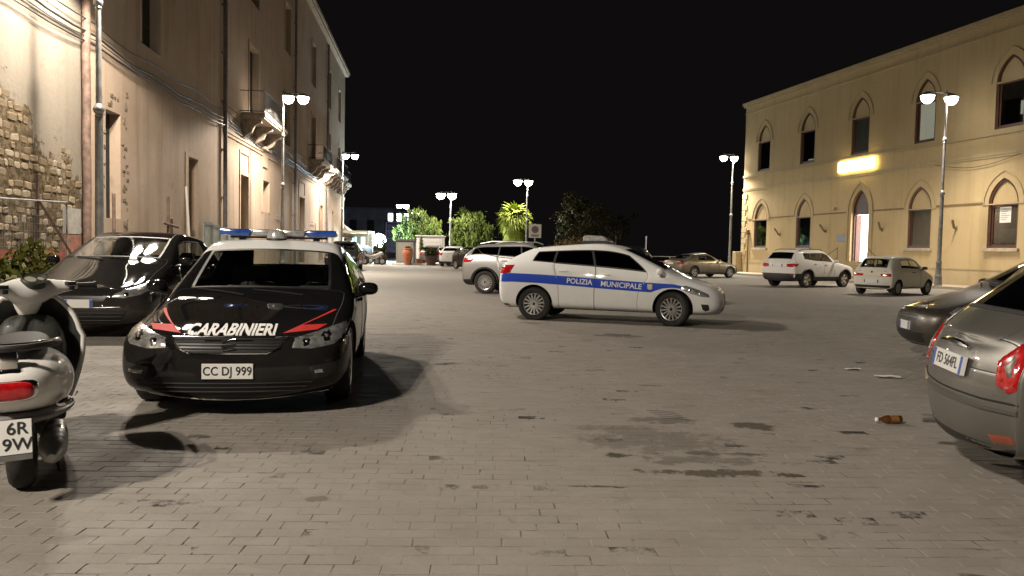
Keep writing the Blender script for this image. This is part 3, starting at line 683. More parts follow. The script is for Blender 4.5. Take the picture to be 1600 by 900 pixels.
b = MB(); b.tube([(1.0, -.09, .1), (1.0, -.09, 2.85)], .055, 8); b.lathe([(.10, 2.85), (.14, 3.0), (.10, 3.18), (.02, 3.22)], 10, 0, Matrix.Translation((1.0, -.12, 0))); b.build('downpipe', mat('old_brass', (.22, .15, .07), .6, .4, var=.3), yb, True)
# cable sagging along the facade
b = MB(); b.tube([(18.6+.35*k, -.09, 6.0-.35*sin(pi*k/14)) for k in range(15)], .012, 5); b.build('cable', BLK, yb)
# pavement and kerb in front of it
def kerb_strip(name, A, B, nrm, width, h, m, label):
    A = Vector(A); B = Vector(B); e = empty(name, A, math.atan2((B-A).y, (B-A).x)); tag(e, label, 'pavement', kind='structure'); L_ = (B-A).length
    b = MB(); b.box(0, L_, .18, width, 0.0, h-.012); b.build('pavement_slab', m, e)
    k = 0; n = int(L_/1.0)
    for k in range(n):
        b = MB(); b.box(k*1.0+.006, k*1.0+.994, 0, .178, -.02, h, bev=.012); b.build('kerb_stone', M_STONE, e)
    return e
d_ = Vector((.223, -.975, 0)); A = Vector((NR.x*26.35, NR.y*26.35, 0)); off = (P0-A).dot(d_)
kerb_strip('pavement', A+d_*(off-1.2), A+d_*(off+SR+1), NR, 2.60, .13, M_STONE, 'raised pavement with stone kerb along the yellow building')
# ------------------------------------------------------------------ old palazzo on the left
M_OLD = plaster('old_plaster', (.36, .27, .20), (.43, .345, .265), (.18, .125, .09), .55, .75, .3)
M_OLDT = plaster('old_plaster_trim', (.36, .28, .205), (.43, .345, .265), (.165, .12, .085), .5, .5, .3)
M_RUIN = plaster('peeling_plaster', (.42, .35, .255), (.50, .43, .33), (.20, .14, .075), .85, .45, .5)
M_RUB = mat('rubble_core', (.20, .145, .085), .95, var=.55, scale=6, bump=.8)
M_STN = [mat('rubble_stone', c_, .95, var=.35, scale=9, bump=.7) for c_ in ((.20, .155, .098), (.15, .11, .065), (.23, .19, .13), (.12, .085, .045))]
M_RUSTP = mat('old_brown_pipe', (.13, .085, .065), .8, .1, var=.4, scale=7); M_GPIPE = mat('grey_pipe', (.16, .145, .14), .6, .3, var=.3, scale=5)
M_DOOR = mat('old_door_wood', (.075, .042, .026), .7, var=.4, scale=9)
M_BAL = mat('balcony_stone', (.30, .25, .20), .9, var=.35, scale=6, bump=.3); M_IRON = mat('wrought_iron', (.02, .019, .018), .6, .5)
QL = Vector((-.9945*8.85, -.1045*8.85, 0)); RZL = math.atan2(.9945, -.1045)
pz = empty('old_palazzo', QL, RZL); tag(pz, 'tall old palazzo with stained beige plaster, balconies and downpipes', 'building')
OP = [(22.05, 23.05, 2.0, 4.95), (29.07, 30.22, .25, 4.5), (36.72, 38.24, .25, 4.6), (41.43, 43.0, 3.1, 4.75), (52.5, 54.6, .25, 4.65), (62.2, 63.7, .25, 4.65), (69.2, 70.6, .25, 4.5)]
UP = [(24.6, 26.2, 7.4, 10.6), (38.4, 40.4, 7.55, 11.0), (47.3, 49.0, 7.4, 10.6), (57.6, 59.4, 7.55, 11.0), (66.2, 68.0, 7.55, 11.0), (73.5, 75.0, 7.55, 10.8)]
UP2 = [(a, b_, z+5.6, z1+5.2) for a, b_, z, z1 in UP]
hl_ = [[(a, z), (b_, z), (b_, z1), (a, z1)] for a, b_, z, z1 in OP+UP+UP2]
w = wall_sheet((20.7, 78.7, 0, 18.7), hl_, .42)
w.add([(78.7, 0, 0), (78.7, 14, 0), (78.7, 14, 18.7), (78.7, 0, 18.7), (20.7, 0, 0), (20.7, 14, 0), (20.7, 14, 18.7), (20.7, 0, 18.7)], [(0, 1, 2, 3), (4, 7, 6, 5), (7, 3, 2, 6)])
w.build('wall', M_OLD, pz, fix=False)
b = MB(); b.box(20.7, 78.95, -.35, .1, 18.3, 18.5); b.box(20.7, 79.0, -.45, .1, 18.503, 18.75); b.build('cornice', M_OLDT, pz)
b = MB(); b.box(33.9, 78.75, -.09, .05, 6.16, 6.30); b.box(33.9, 78.75, -.05, .05, 6.02, 6.157); b.build('string_course', M_OLDT, pz)
b = MB(); b.box(33.9, 78.75, -.06, .05, 7.28, 7.40); b.build('floor_course', M_OLDT, pz)
for k, (a, b_, z, z1) in enumerate(OP+UP+UP2):
    o_ = MB(); o_.box(a, b_, .30, .36, z, z1); low = k < len(OP)
    if k == 0: q = o_.build('broken_opening', M_DARKIN, pz)
    else:
        q = o_.build('door' if (z < 1 or z > 7) else 'window', M_DOOR if low else M_DARKIN, pz)
        m_ = (a+b_)/2; g_ = MB(); g_.box(m_-.012, m_+.012, .285, .299, z, z1)
        for zz in (z+.25*(z1-z), z+.5*(z1-z), z+.75*(z1-z)): g_.box(a+.06, b_-.06, .285, .299, zz-.02, zz+.02)
        g_.build('door_boards', mat('door_board_dark', (.035, .02, .014), .8), q)  # dark strips down the middle and across each leaf
        f_ = MB(); t = .16
        f_.box(a-t, a-.003, -.045, .03, z, z1+t); f_.box(b_+.003, b_+t, -.045, .03, z, z1+t); f_.box(a-.003, b_+.003, -.045, .03, z1+.003, z1+t)
        if k in (2, 4, 5): f_.box(a-t, b_+t, -.04, .03, z1+1.0, z1+1.12); f_.box(a-t, a-t+.1, -.04, .03, z1+t+.003, z1+.997); f_.box(b_+t-.1, b_+t, -.04, .03, z1+t+.003, z1+.997)
        f_.build('surround', M_OLDT, q)
rnd = random.Random(3)
def chunk(q):      # a rough squared block, corners knocked off, face uneven
    r = random.Random(q); j = lambda k: r.uniform(-k, k); cx, cz = r.uniform(.15, .45), r.uniform(.2, .5)
    o0 = [(-1+cx+j(.1), -1+j(.08)), (1-cx+j(.1), -1+j(.08)), (1+j(.06), -1+cz+j(.1)), (1+j(.06), 1-cz+j(.1)), (1-cx+j(.1), 1+j(.08)), (-1+cx+j(.1), 1+j(.08)), (-1+j(.06), 1-cz+j(.1)), (-1+j(.06), -1+cz+j(.1))]
    n = 8; b = MB(); b.add([(x, .6, z) for x, z in o0]+[(x*.97, -.45+j(.12), z*.95) for x, z in o0]+[(x*.72+j(.05), -.95+j(.15), z*.66+j(.05)) for x, z in o0], [(i, (i+1) % n, (i+1) % n+n, i+n) for i in range(n)]+[(i+n, (i+1) % n+n, (i+1) % n+2*n, i+2*n) for i in range(n)]+[tuple(range(2*n, 3*n))])
    return b
CH = [chunk(i).mesh('stone', M_STN[i % 4]) for i in range(16)]
def stones(parent, spots):      # (s, z, half width, half height)
    for s_, z, a, h in spots:
        o = link(bpy.data.objects.new('stone', rnd.choice(CH)), parent); o.location = (s_, .01, z); o.scale = (a, rnd.uniform(.008, .034), h); o.rotation_euler = (0, rnd.uniform(-.13, .13), 0)
stones(pz, [(23.2+rnd.uniform(0, .38), rnd.uniform(1.6, 5.7), rnd.uniform(.05, .12), rnd.uniform(.04, .08)) for _ in range(40)]+[(rnd.uniform(21.6, 22.0), rnd.uniform(1.9, 5.4), rnd.uniform(.05, .1), rnd.uniform(.04, .07)) for _ in range(14)]+[(rnd.uniform(22, 23.1), 5.05+rnd.uniform(-.05, .35), rnd.uniform(.07, .16), .06) for _ in range(9)])
# balconies
def balcony(s0, s1, z, dep, door):
    e = MB(); e.box(s0, s1, -dep, .0, z-.16, z, bev=.02); e.box(s0+.06, s1-.06, -dep+.06, 0, z-.24, z-.163); bo = e.build('balcony', M_BAL, pz)
    n = max(3, int((s1-s0)/1.5))
    for i in range(n):
        s_ = s0+.35+(s1-s0-.7)*i/(n-1); c_ = MB(); c_.prism([(0, 0), (-dep*.82, 0), (-dep*.80, -.18), (-dep*.55, -.30), (-dep*.42, -.62), (-.12, -.85), (0, -.9)], -.11, .11, 0, Matrix.Translation((s_, 0, z-.242)) @ Matrix.Rotation(pi/2, 4, 'Z')); q = c_.build('corbel', M_BAL, bo)
    r_ = MB(); 
    for zz in (z+.08, z+1.0): r_.tube([(s0+.05, 0, zz), (s0+.05, -dep+.06, zz), (s1-.05, -dep+.06, zz), (s1-.05, 0, zz)], .02, 6)
    k = int((s1-s0)/.13)
    for i in range(k+1): x = s0+.05+(s1-s0-.1)*i/k; r_.box(x-.008, x+.008, -dep+.052, -dep+.068, z, z+1.0)
    r_.build('railing', M_IRON, bo)
balcony(36.6, 42.2, 7.42, 1.15, 0); balcony(56.0, 60.9, 7.55, 1.15, 0); balcony(62.8, 71.0, 7.55, 1.25, 0); balcony(72.6, 76.2, 7.4, 1.0, 0)
b = MB(); b.prism([(41.4, 5.45), (42.4, 5.45), (42.5, 6.0), (42.2, 6.02), (41.6, 6.02), (41.3, 6.0)], -.07, .02); b.box(41.1, 42.7, -.22, .02, 6.303, 6.45); b.build('wall_panel', M_OLDT, pz)
for s_, r, m_, zt in ((33.65, .09, M_GPIPE, 18), (50.3, .08, M_GPIPE, 18), (65.45, .09, M_GPIPE, 18)):
    b = MB(); b.tube([(s_, -.14, .05), (s_, -.14, zt)], r, 10)
    for z in range(1, int(zt), 2): b.box(s_-r-.03, s_+r+.03, -.14-r*.6, 0, z+.3, z+.36)
    b.build('downpipe', m_, pz, True)
b = MB(); b.tube([(44.8, -.1, 3.0), (45.9, -.1, 3.0), (45.9, -.1, 1.0)], .03, 6); b.tube([(57.5, -.1, 3.1), (59.0, -.1, 3.1), (59.2, -.1, 2.4)], .03, 6); b.build('gas_pipe', M_GPIPE, pz, True)
# cables strung along both walls
for zz, ph, r in ((6.30, 0, .022), (6.55, 1.2, .03), (6.9, 2.1, .018), (6.42, .6, .014)):
    b = MB(); b.tube([(3+k*1.3, -.10-.06*abs(sin(k*.9+ph)), zz+.06*sin(k*.55+ph)+.05*sin(k*1.9)) for k in range(46)], r, 5); b.build('wall_cable', BLK)
for k, o in enumerate([o for o in COL.objects if o.name.startswith('wall_cable')]):
    o.location = QL; o.rotation_euler = (0, 0, RZL); tag(o, ['thin black cable strung along the old wall just over the string course', 'thick black cable, second lowest on the old wall', 'topmost black cable running along the old wall', 'thinnest black cable between the other cables on the old wall'][k], 'cable', 'cables along the old wall')
# ------------------------------------------------------------------ ruined wall at the near left
rw = empty('ruined_wall', QL, RZL); tag(rw, 'peeling wall with exposed rubble stones at the left edge', 'wall')
def ruin_mat():
    m = plaster('peeling_plaster_wall', (.165, .145, .118), (.20, .178, .147), (.08, .058, .036), .7, .4, .6); N = m.node_tree.nodes; L = m.node_tree.links; p = N['Principled BSDF']
    src = p.inputs['Base Color'].links[0].from_socket; tc = N.new('ShaderNodeTexCoord'); pos = tc.outputs['Object']; sep = N.new('ShaderNodeSeparateXYZ'); L.new(pos, sep.inputs[0])
    _, n1 = noise(N, L, pos, 1.1, 8, .7); _, n2 = noise(N, L, pos, 5, 6, .7); f3, _ = noise(N, L, pos, 7, 6, .75, .42, .6)
    lim = mth(N, L, 'SUBTRACT', 4.5+16.9*.48, mth(N, L, 'MULTIPLY', sep.outputs[0], .48)); d = mth(N, L, 'SUBTRACT', lim, sep.outputs[2])
    d = mth(N, L, 'ADD', d, mth(N, L, 'MULTIPLY', mth(N, L, 'SUBTRACT', n1, .5), 4.2)); d = mth(N, L, 'ADD', d, mth(N, L, 'MULTIPLY', mth(N, L, 'SUBTRACT', n2, .5), 1.4))
    r = N.new('ShaderNodeMapRange'); r.inputs[1].default_value = -.02; r.inputs[2].default_value = .12; L.new(d, r.inputs[0])
    rub = mixc(N, L, f3, (.035, .024, .011), (.13, .098, .056)); L.new(mixc(N, L, r.outputs[0], src, rub), p.inputs['Base Color'])
    return m
w = wall_sheet((-16, 20.68, 0, 12), [], .3); w.build('wall', ruin_mat(), rw, fix=False)
def bound(s_): return 4.45-(s_-16.9)*.48+.35*sin(s_*2.3)+.2*sin(s_*5.1)
sp_ = []
z = .55
while z < 5.0:
    h = rnd.uniform(.07, .125); s_ = 15.4+rnd.random()*.2
    while s_ < 20.35:
        a = rnd.uniform(.08, .21)
        if z+h < bound(s_+a)+rnd.uniform(-.25, .2) and rnd.random() < .78: sp_.append((s_+a, z+h+rnd.uniform(-.02, .02), a*.93, h*rnd.uniform(.78, .95)))
        s_ += a*2
    z += h*2
stones(rw, sorted(sp_, key=lambda t: -t[0])[:297])
b = MB(); pts = [(20.6+.015*sin(k*1.3), -.12, .05+k*.45) for k in range(27)]; b.tube(pts, .105, 10); b.build('downpipe', M_RUSTP, rw, True)
b = MB(); b.box(19.5, 20.4, -.06, 0, .3, 1.5); b.build('brick_patch', mat('brick_red_patch', (.22, .10, .07), .9, var=.4, scale=9), rw)
b = MB(); b.box(19.55, 20.42, -.05, 0, 1.52, 2.15); b.build('cement_patch', mat('cement_grey', (.27, .26, .235), .9, var=.2), rw)
# ------------------------------------------------------------------ site fence, posts in front of the old wall
def lp(s_, y, z=0): 
    v = Matrix.Translation(QL) @ Matrix.Rotation(RZL, 4, 'Z') @ Vector((s_, y, z)); return v
M_MESHF = mat('fence_steel', (.30, .30, .30), .5, .7, var=.3)
def wall_thing(name, label, cat, group=None): e = empty(name, QL, RZL); tag(e, label, cat, group); return e
e = wall_thing('site_fence', 'steel mesh fence panel leaning before the rubble wall', 'fence')
b = MB(); b.tube([(15.0, -.75, .1), (15.0, -.75, 2.1), (18.1, -.75, 2.2), (18.1, -.75, .1)], .024, 8); b.build('frame', M_MESHF, e, True)
b = MB(); b.tube([(16.9, -.75, 2.15), (18.6, -1.1, .2)], .028, 6); b.build('brace', M_RUSTP, e, True)
b = MB(); b.tube([(16.9, -.72, .05), (16.9, -.72, 2.7)], .03, 6); b.build('post', M_RUSTP, e, True)
b = MB()
for k in range(30): x = 15.1+k*.1; b.box(x-.002, x+.002, -.752, -.748, .2, 2.1)
for k in range(12): z = .25+k*.16; b.box(15.02, 18.08, -.755, -.7525, z-.002, z+.002)
b.build('mesh_wire', M_MESHF, e)
b = MB(); b.box(15.0, 18.1, -.70, -.69, .3, 1.15); b.build('orange_netting', mat('orange_netting', (.35, .09, .05), .8, var=.5, scale=30), e)
for lab, parts, m_ in (('thin rusty post standing beside the brown downpipe', [((21.05, -.6, 0), (21.03, -.6, 2.6))], M_RUSTP),
                   ('dark cross shaped post standing before the old palazzo wall', [((24.3, -.9, 0), (24.25, -.9, 2.75)), ((23.7, -.92, 1.95), (25.1, -.92, 1.85))], M_RUSTP),
                   ('white bent pipe standing against the old palazzo wall', [((27.7, -.5, 0), (27.6, -.5, 1.6), (27.45, -.45, 3.3))], mat('white_pipe', (.6, .58, .52), .6)),
                   ('short dark stake next to the cross shaped post', [((24.9, -.8, 0), (24.88, -.8, 2.1))], M_RUSTP)):
    b = MB()
    for p in parts: b.tube(p, .045, 8)
    o = b.build('post', m_, None, True); o.location = QL; o.rotation_euler = (0, 0, RZL); tag(o, lab, 'post', 'posts along the old wall')
e = wall_thing('low_gate', 'pale green sheet metal gate low before the old wall', 'gate'); M_GATE = mat('gate_green_grey', (.26, .27, .20), .6, var=.25, scale=4)
for k in range(7):
    s0 = 28.9+k*1.05; b = MB(); b.box(s0, s0+1.0, -.62, -.58, .1, 2.15-.06*k); pn = b.build('panel', M_GATE, e)
    b = MB(); b.box(s0, s0+1.0, -.645, -.622, 2.05-.06*k, 2.15-.06*k); b.box(s0, s0+.05, -.645, -.622, .1, 2.04-.06*k); b.build('rail', M_GPIPE, pn)
# ------------------------------------------------------------------ lamp posts
M_LAMP = mat('lamp_glass_lit', (1, .95, .85), .3, emit=22, ecol=(1, .92, .80)); M_HOUS = mat('lamp_housing', (.16, .16, .16), .5, .4)
def lamp(loc, dirv, label, heads=(.25, .95), h=8.75, power=1.0, big=1.3, col=LAMP_COL, tilt=11, cone=160, blend=.15):
    e = empty('lamp_post', loc, math.atan2(dirv[1], dirv[0])); tag(e, label, 'street lamp', 'lit lamp posts round the square')
    b = MB(); b.lathe([(.21, 0), (.21, .06), (.17, .12), (.15, .5), (.165, .55), (.13, .62), (.11, 1.1), (.125, 1.13), (.125, 1.2), (.1, 1.24)], 16); b.build('base', POLE, e, True)
    b = MB(); b.lathe([(.095, 1.24), (.082, 4.15)], 14); b.lathe([(.065, 4.45), (.055, min(6.55, h-.6))], 12); b.lathe([(.045, min(6.8, h-.6)), (.036, h)], 10); b.build('shaft', POLE, e, True)
    for z, r in ((4.3, .125), (min(6.68, h-.6), .10)):
        b = MB(); b.lathe([(r*.6, z-.17), (r*.75, z-.13), (r*.6, z-.1), (r*.85, z-.06), (r, z), (r*.85, z+.06), (r*.5, z+.13)], 14); b.build('collar', STEEL, e, True)
    b = MB(); b.tube([(-.05, 0, h-.02), (heads[0], 0, h+.02), (heads[1]+.1, 0, h+.02)], .028, 8); b.lathe([(.05, h-.1), (.055, h+.02), (.02, h+.12), (.002, h+.16)], 10); b.build('arm', POLE, e, True)
    for x in heads:
        M = Matrix.Translation((x, 0, h-.04))
        b = MB(); b.lathe([(.06, .06), (.10, .03), (.22*big, -.07), (.235*big, -.125), (.215*big, -.125)], 18, 0, M, False); hd = b.build('lamp_head', M_HOUS, e, True)
        b = MB(); b.lathe([(.205*big, -.118)]+[(.215*big*cos(a*pi/14), -.13-.26*big*sin(a*pi/14)) for a in range(0, 7)]+[(.002, -.13-.26*big)], 18, 0, M, False); b.build('lens', M_LAMP, hd, True)  # lens swollen by the big factor to stand in for lamp glare
        if power:
            l = bpy.data.lights.new('lamp_light', 'SPOT'); l.energy = LAMP_W*power; l.color = col; l.spot_size = rad(cone); l.spot_blend = blend; l.shadow_soft_size = .12
            lo_ = link(bpy.data.objects.new('lamp_light', l), hd); lo_.location = (x, 0, h-.20-.26*big); lo_.rotation_euler = (0, rad(-tilt), 0)
    return e
DL = (.9945, .1045)
lamp((-7.4, -3.2, 0), DL, 'lamp post behind the viewer on the left side', power=.95)
lamp((-9.35, 17.4, 0), DL, 'nearest lamp post in view, standing by the brown downpipe on the left', power=.8)
lamp((-11.3, 37.7, 0), DL, 'lamp post before the first balcony of the old palazzo', power=.95)
lamp((-13.5, 60.7, 0), DL, 'lamp post at the far corner of the old palazzo', power=1.0)
DR = (-.975, -.223)
lamp((19.3, 34.8, 0), DR, 'lamp post in front of the yellow building beside the small cream car', (-.25, 1.0), power=.5, tilt=22, cone=150, blend=.8)
lamp((16.2, 57.4, 0), DR, 'lamp post behind the bronze saloon at the corner of the yellow building', (-.1, .75), power=1.2, tilt=22, cone=150, blend=.8)
lamp((1.3, 75, 0), (-1, 0), 'lamp post rising beside the palm tree', (-.1, .95), 8.3, power=.8, big=1.9)
lamp((-6.2, 76, 0), (-1, 0), 'lamp post rising between the two drooping green trees', (-.1, 1.0), 6.95, power=.8, big=2.1)
lamp((-17.7, 129, 0), (-1, 0), 'left of the two farthest lamp posts', (.3, 1.4), power=.7, big=2.4)
lamp((-19.2, 156, 0), (-1, 0), 'right of the two farthest lamp posts, smallest of all', (-.1, .9), power=.5, big=2.2)
# ------------------------------------------------------------------ car paints
P_BLACK = paint('paint_black', (.006, .0062, .0072), 0, .3, .10)
P_BLACK2 = paint('paint_black_aged', (.010, .010, .011), 0, .35, .25)
P_WHITE = paint('paint_white', (.82, .83, .82), 0, .4, .10)
P_WHITE2 = paint('paint_white_pearl', (.75, .74, .72), 0, .4, .08)
P_CREAM = paint('paint_cream_white', (.70, .68, .60), 0, .45, .12)
P_SILVER = paint('paint_silver', (.46, .46, .46), .75, .38, .2)
P_BRONZE = paint('paint_bronze_grey', (.20, .175, .135), .75, .36, .12)
P_DARK = paint('paint_dark_brown_grey', (.045, .038, .032), .45, .36, .25)
P_GREY = paint('paint_warm_grey', (.155, .153, .14), .55, .4, .22)
P_NIGHT = paint('paint_night_blue', (.012, .013, .018), .2, .35, .15)
BLUE = mat('police_blue', (.02, .07, .50), .5, spec=.15, coat=.1)
REDS = mat('flash_red', (.55, .018, .012), .6, spec=.05)
BAR_BLUE = mat('light_bar_blue', (.02, .08, .36), .15, coat=1, var=.3, scale=20)
BAR_CLR = mat('light_bar_clear', (.45, .45, .44), .2, .3, coat=1, var=.3, scale=20)
GRILLE = mat('grille_mesh_black', (.014, .014, .014), .4, .2, var=.6, scale=90)
def grille_bars(c, pts, plane, rows, m, name='grille_bar', parent=None):
    zs = [p[1] for p in pts]; z0, z1 = min(zs), max(zs)
    for i in range(rows):
        z = z0+(i+.5)/rows*(z1-z0); xs = []
        for k in range(len(pts)):
            a = pts[k]; b = pts[k-1]
            if (a[1] > z) != (b[1] > z): xs.append(a[0]+(z-a[1])/(b[1]-a[1])*(b[0]-a[0]))
        if len(xs) < 2: continue
        u0, u1 = min(xs)+.015, max(xs)-.015
        b = MB(); b.tube([hit(c, (u0+(u1-u0)*t/8, z), plane, .006) for t in range(9)], .006, 5); b.build(name, m, parent or c.root, True)
def outline_tube(c, pts, plane, r, m, name, off=.004, close=True, parent=None):
    b = MB(); Q = []
    n = len(pts)
    for i in range(n if close else n-1):
        a = Vector(pts[i]); q = Vector(pts[(i+1) % n]); k = max(1, int((q-a).length/.05))
        Q += [a.lerp(q, t/k) for t in range(k)]
    Q.append(Vector(pts[0] if close else pts[-1]))
    b.tube([hit(c, tuple(p), plane, off) for p in Q], r, 6); return b.build(name, m, parent or c.root, True)
def disc_on(c, uv, plane, r, m, name, off=.008, parent=None, sq=1):
    p = [(uv[0]+r*cos(a*pi/8), uv[1]+r*sq*sin(a*pi/8)) for a in range(16)]
    return patch(c, name, m, p, plane, off, r*.8, parent=parent)[0]
# ================================================================== black patrol car with white roof
sp = dict(wb=2.636, fo=.87, ro=.757, w=.885, H=1.39, zb=.125, zh=.635, zc=.84, bf=.84, br=.93, round=1.25, xc=.80, xrf=.02, xB=-.15, xC=-.98, cs=.12, xrr=-1.52, zrr=1.35, xbb=-1.96, zbb=1.03,
          wr=.585, wt=.845, r=.316, tw=.215, spokes=10, roofmat=P_WHITE, roofw=1, quarter=0, glass=WIN, handle=P_BLACK)
leon = make_car('patrol_car', 'black patrol car with white roof, blue light bar and CARABINIERI lettering on its hood', sp, (-2.44, 7.88), (.147, -.989), P_BLACK, 'police car')
c = leon
hl = [(.46, .545), (.60, .535), (.76, .56), (.835, .62), (.85, .70), (.76, .685), (.60, .645), (.47, .615)]
for o in patch(c, 'headlight', LENS, hl, 'F', .006, .03, True):
    sd = 1 if o.data.vertices[0].co.y > 0 else -1
    for y, z, r in ((.56, .587, .036), (.70, .618, .048)):
        disc_on(c, (sd*y, z), 'F', r, CHR, 'reflector', .012, o); disc_on(c, (sd*y, z), 'F', r*.4, LENS, 'bulb_lens', .016, o)
gr = [(-.42, .62), (.42, .62), (.37, .545), (.28, .505), (-.28, .505), (-.37, .545)]
g = patch(c, 'grille', GRILLE, gr, 'F', .003, .04, bulge=False)[0]
outline_tube(c, gr, 'F', .007, CHR, 'grille_frame', parent=g); grille_bars(c, gr, 'F', 5, BLK, parent=g)
em = MB()
for a, b_ in (((-.05, .585), (.05, .60)), ((-.05, .555), (.05, .57)), ((-.045, .53), (.05, .542))):
    em.tube([hit(c, (a[0]+(b_[0]-a[0])*t/3, a[1]+(b_[1]-a[1])*t/3), 'F', .014) for t in range(4)], .009, 6)
em.build('emblem', CHR, g, True)
lo = [(-.64, .30), (.64, .30), (.52, .205), (-.52, .205)]
g2 = patch(c, 'lower_intake', GRILLE, lo, 'F', .003, .05, bulge=False)[0]; grille_bars(c, lo, 'F', 3, BLK, parent=g2)
for sd in (1, -1):
    q = patch(c, 'fog_light_recess', BLK, [(sd*a, b_) for a, b_ in ((.58, .40), (.80, .43), (.80, .33), (.62, .30))], 'F', .004, .04)[0]
    patch(c, 'fog_light', LENS, [(sd*a, b_) for a, b_ in ((.62, .375), (.75, .385), (.755, .35), (.63, .343))], 'F', .012, .03, parent=q)
    patch(c, 'red_flash', REDS, [(sd*p, q) for p, q in ((.375, .645), (.70, .775), (.725, .77), (.50, .69), (.685, .69), (.62, .66))], 'F', .003, .03, bulge=False)
outline_tube(c, [(-.76, .165), (-.4, .155), (0, .15), (.4, .155), (.76, .165)], 'F', .006, CHR, 'bumper_trim', .003, False)
decal_text(c, 'lettering', WHT, 'CARABINIERI', .088, 'F', 0, .66, bold=.003, shear=-.16, off=.006, sx=1.28)
plate(c, 1, .375, 'CC DJ 999', .37, .115, blue=False)
pe = c.root.children[-1]
# light bar: feet, body, blue ends; search-light housing in front
b = MB()
for y in (.38, -.38): b.box(-.42, -.30, y-.03, y+.03, 1.34, 1.405, bev=.01)
b.box(-.40, -.30, -.5, .5, 1.400, 1.422, bev=.008); bar = b.build('light_bar', BLK, c.root, True)
for y0, y1, m in ((.28, .60, BAR_BLUE), (-.60, -.28, BAR_BLUE), (-.275, -.02, BAR_CLR), (.02, .275, BAR_CLR)):
    b = MB(); b.box(-.47, -.22, y0, y1, 1.424, 1.495, bev=.028); b.build('light_bar_lens', m, bar, True)
b = MB(); b.box(-.01, .01, 0, 0.01, 1.5, 1.51) if False else None
b = MB(); b.lathe([(.115, 1.315), (.112, 1.36), (.10, 1.40)], 20, 1, Matrix.Translation((-.12, 0, 0)) @ Matrix.Diagonal((.8, 1, 1, 1))); b.lathe([(.10, 1.40), (.095, 1.44), (.075, 1.475), (.03, 1.488), (.002, 1.49)], 20, 0, Matrix.Translation((-.12, 0, 0)) @ Matrix.Diagonal((.8, 1, 1, 1)))
b.build('roof_beacon', [BAR_CLR, BLK], c.root, True)
# ================================================================== white municipal patrol car, blue stripe
sp = dict(wb=2.6, fo=.90, ro=.816, w=.896, H=1.498, zb=.2, zh=.71, zc=.95, bf=.91, br=1.08, xc=1.24, xrf=.26, xB=-.20, round=.9, xC=-1.02, cs=.06, adx=.10, qz=.05, xrr=-1.50, zrr=1.37, xbb=-1.88, zbb=1.12,
          wr=.56, wt=.84, r=.318, tw=.205, spokes=15, wst='cover', rim=ALU, quarter=1, glass=WIND, wglass=WIN, mirror=P_WHITE, handle=P_WHITE, steer=-.3, gate=0)
bravo = make_car('patrol_car', 'white patrol car with blue side stripe lettered POLIZIA MUNICIPALE', sp, (1.91, 15.08), (.958, -.281), P_WHITE, 'police car')
c = bravo
up = [(-2.08, .875), (-1.75, .895), (-1.2, .885), (-.6, .86), (0, .83), (.6, .80), (1.0, .785), (1.3, .775), (1.58, .72), (1.74, .66)]
dn = [(-2.08, .715), (-1.75, .73), (-1.2, .72), (-.6, .69), (0, .655), (.6, .625), (.90, .615), (1.02, .66), (1.12, .695), (1.3, .71), (1.5, .69), (1.66, .63)]
patch(c, 'blue_stripe', BLUE, up+dn[::-1], 'S', .002, .05, True, bulge=False)
decal_text(c, 'lettering', WHT, 'POLIZIA', .135, 'S-', -.42, .768, -.05, bold=.0022, off=.005)
decal_text(c, 'lettering', WHT, 'MUNICIPALE', .135, 'S-', .36, .725, -.05, bold=.0022, off=.005)
patch(c, 'crest', mat('crest_gold', (.55, .5, .32), .5, var=.4, scale=60), [(.84, .765), (.93, .76), (.93, .68), (.885, .655), (.84, .685)], 'S', .006, .03, True, bulge=False)
patch(c, 'tail_light', RED, [(-1.70, 1.055), (-1.78, .90), (-2.085, .86), (-2.05, .97), (-1.93, 1.045)], 'S', .008, .035, True)
for o in patch(c, 'headlight', LENS, [(1.42, .735), (1.54, .755), (1.76, .685), (1.92, .615), (1.95, .555), (1.82, .56), (1.62, .61), (1.48, .67)], 'S', .006, .035, True):
    sd = 'S+' if o.data.vertices[0].co.y > 0 else 'S-'
    disc_on(c, (1.60, .675), sd, .04, CHR, 'reflector', .010, o); disc_on(c, (1.78, .615), sd, .035, CHR, 'reflector', .010, o)
gr = [(-.30, .60), (.30, .60), (.22, .46), (-.22, .46)]
g = patch(c, 'grille', GRILLE, gr, 'F', .003, .04, bulge=False)[0]; outline_tube(c, gr, 'F', .008, CHR, 'grille_frame', parent=g)
patch(c, 'lower_intake', GRILLE, [(-.5, .36), (.5, .36), (.42, .27), (-.42, .27)], 'F', .003, .05, bulge=False)
patch(c, 'fog_light_recess', BLK, [(1.80, .43), (1.93, .425), (1.95, .33), (1.88, .30), (1.83, .33)], 'S', .004, .03, True)
plate(c, 1, .42, '', .36, .11)
b = MB(); b.prism([(-.50, 1.535), (.02, 1.535), (-.05, 1.61), (-.10, 1.64), (-.42, 1.655), (-.49, 1.63)], -.28, .28); q = b.build('roof_light_box', BAR_CLR, c.root)
bv = q.modifiers.new('b', 'BEVEL'); bv.width = .02; bv.segments = 2
b = MB(); b.box(-.52, .03, -.30, .30, 1.495, 1.533, bev=.01)
for x in (-.4, -.08):
    b.box(x-.03, x+.03, -.2, .2, 1.455, 1.50)
b.build('roof_light_base', BLK, c.root)
# rear bumper insert
patch(c, 'bumper_insert', BLK, [(-2.085, .33), (-1.80, .30), (-1.78, .22), (-2.02, .22)], 'S', .004, .04, True)
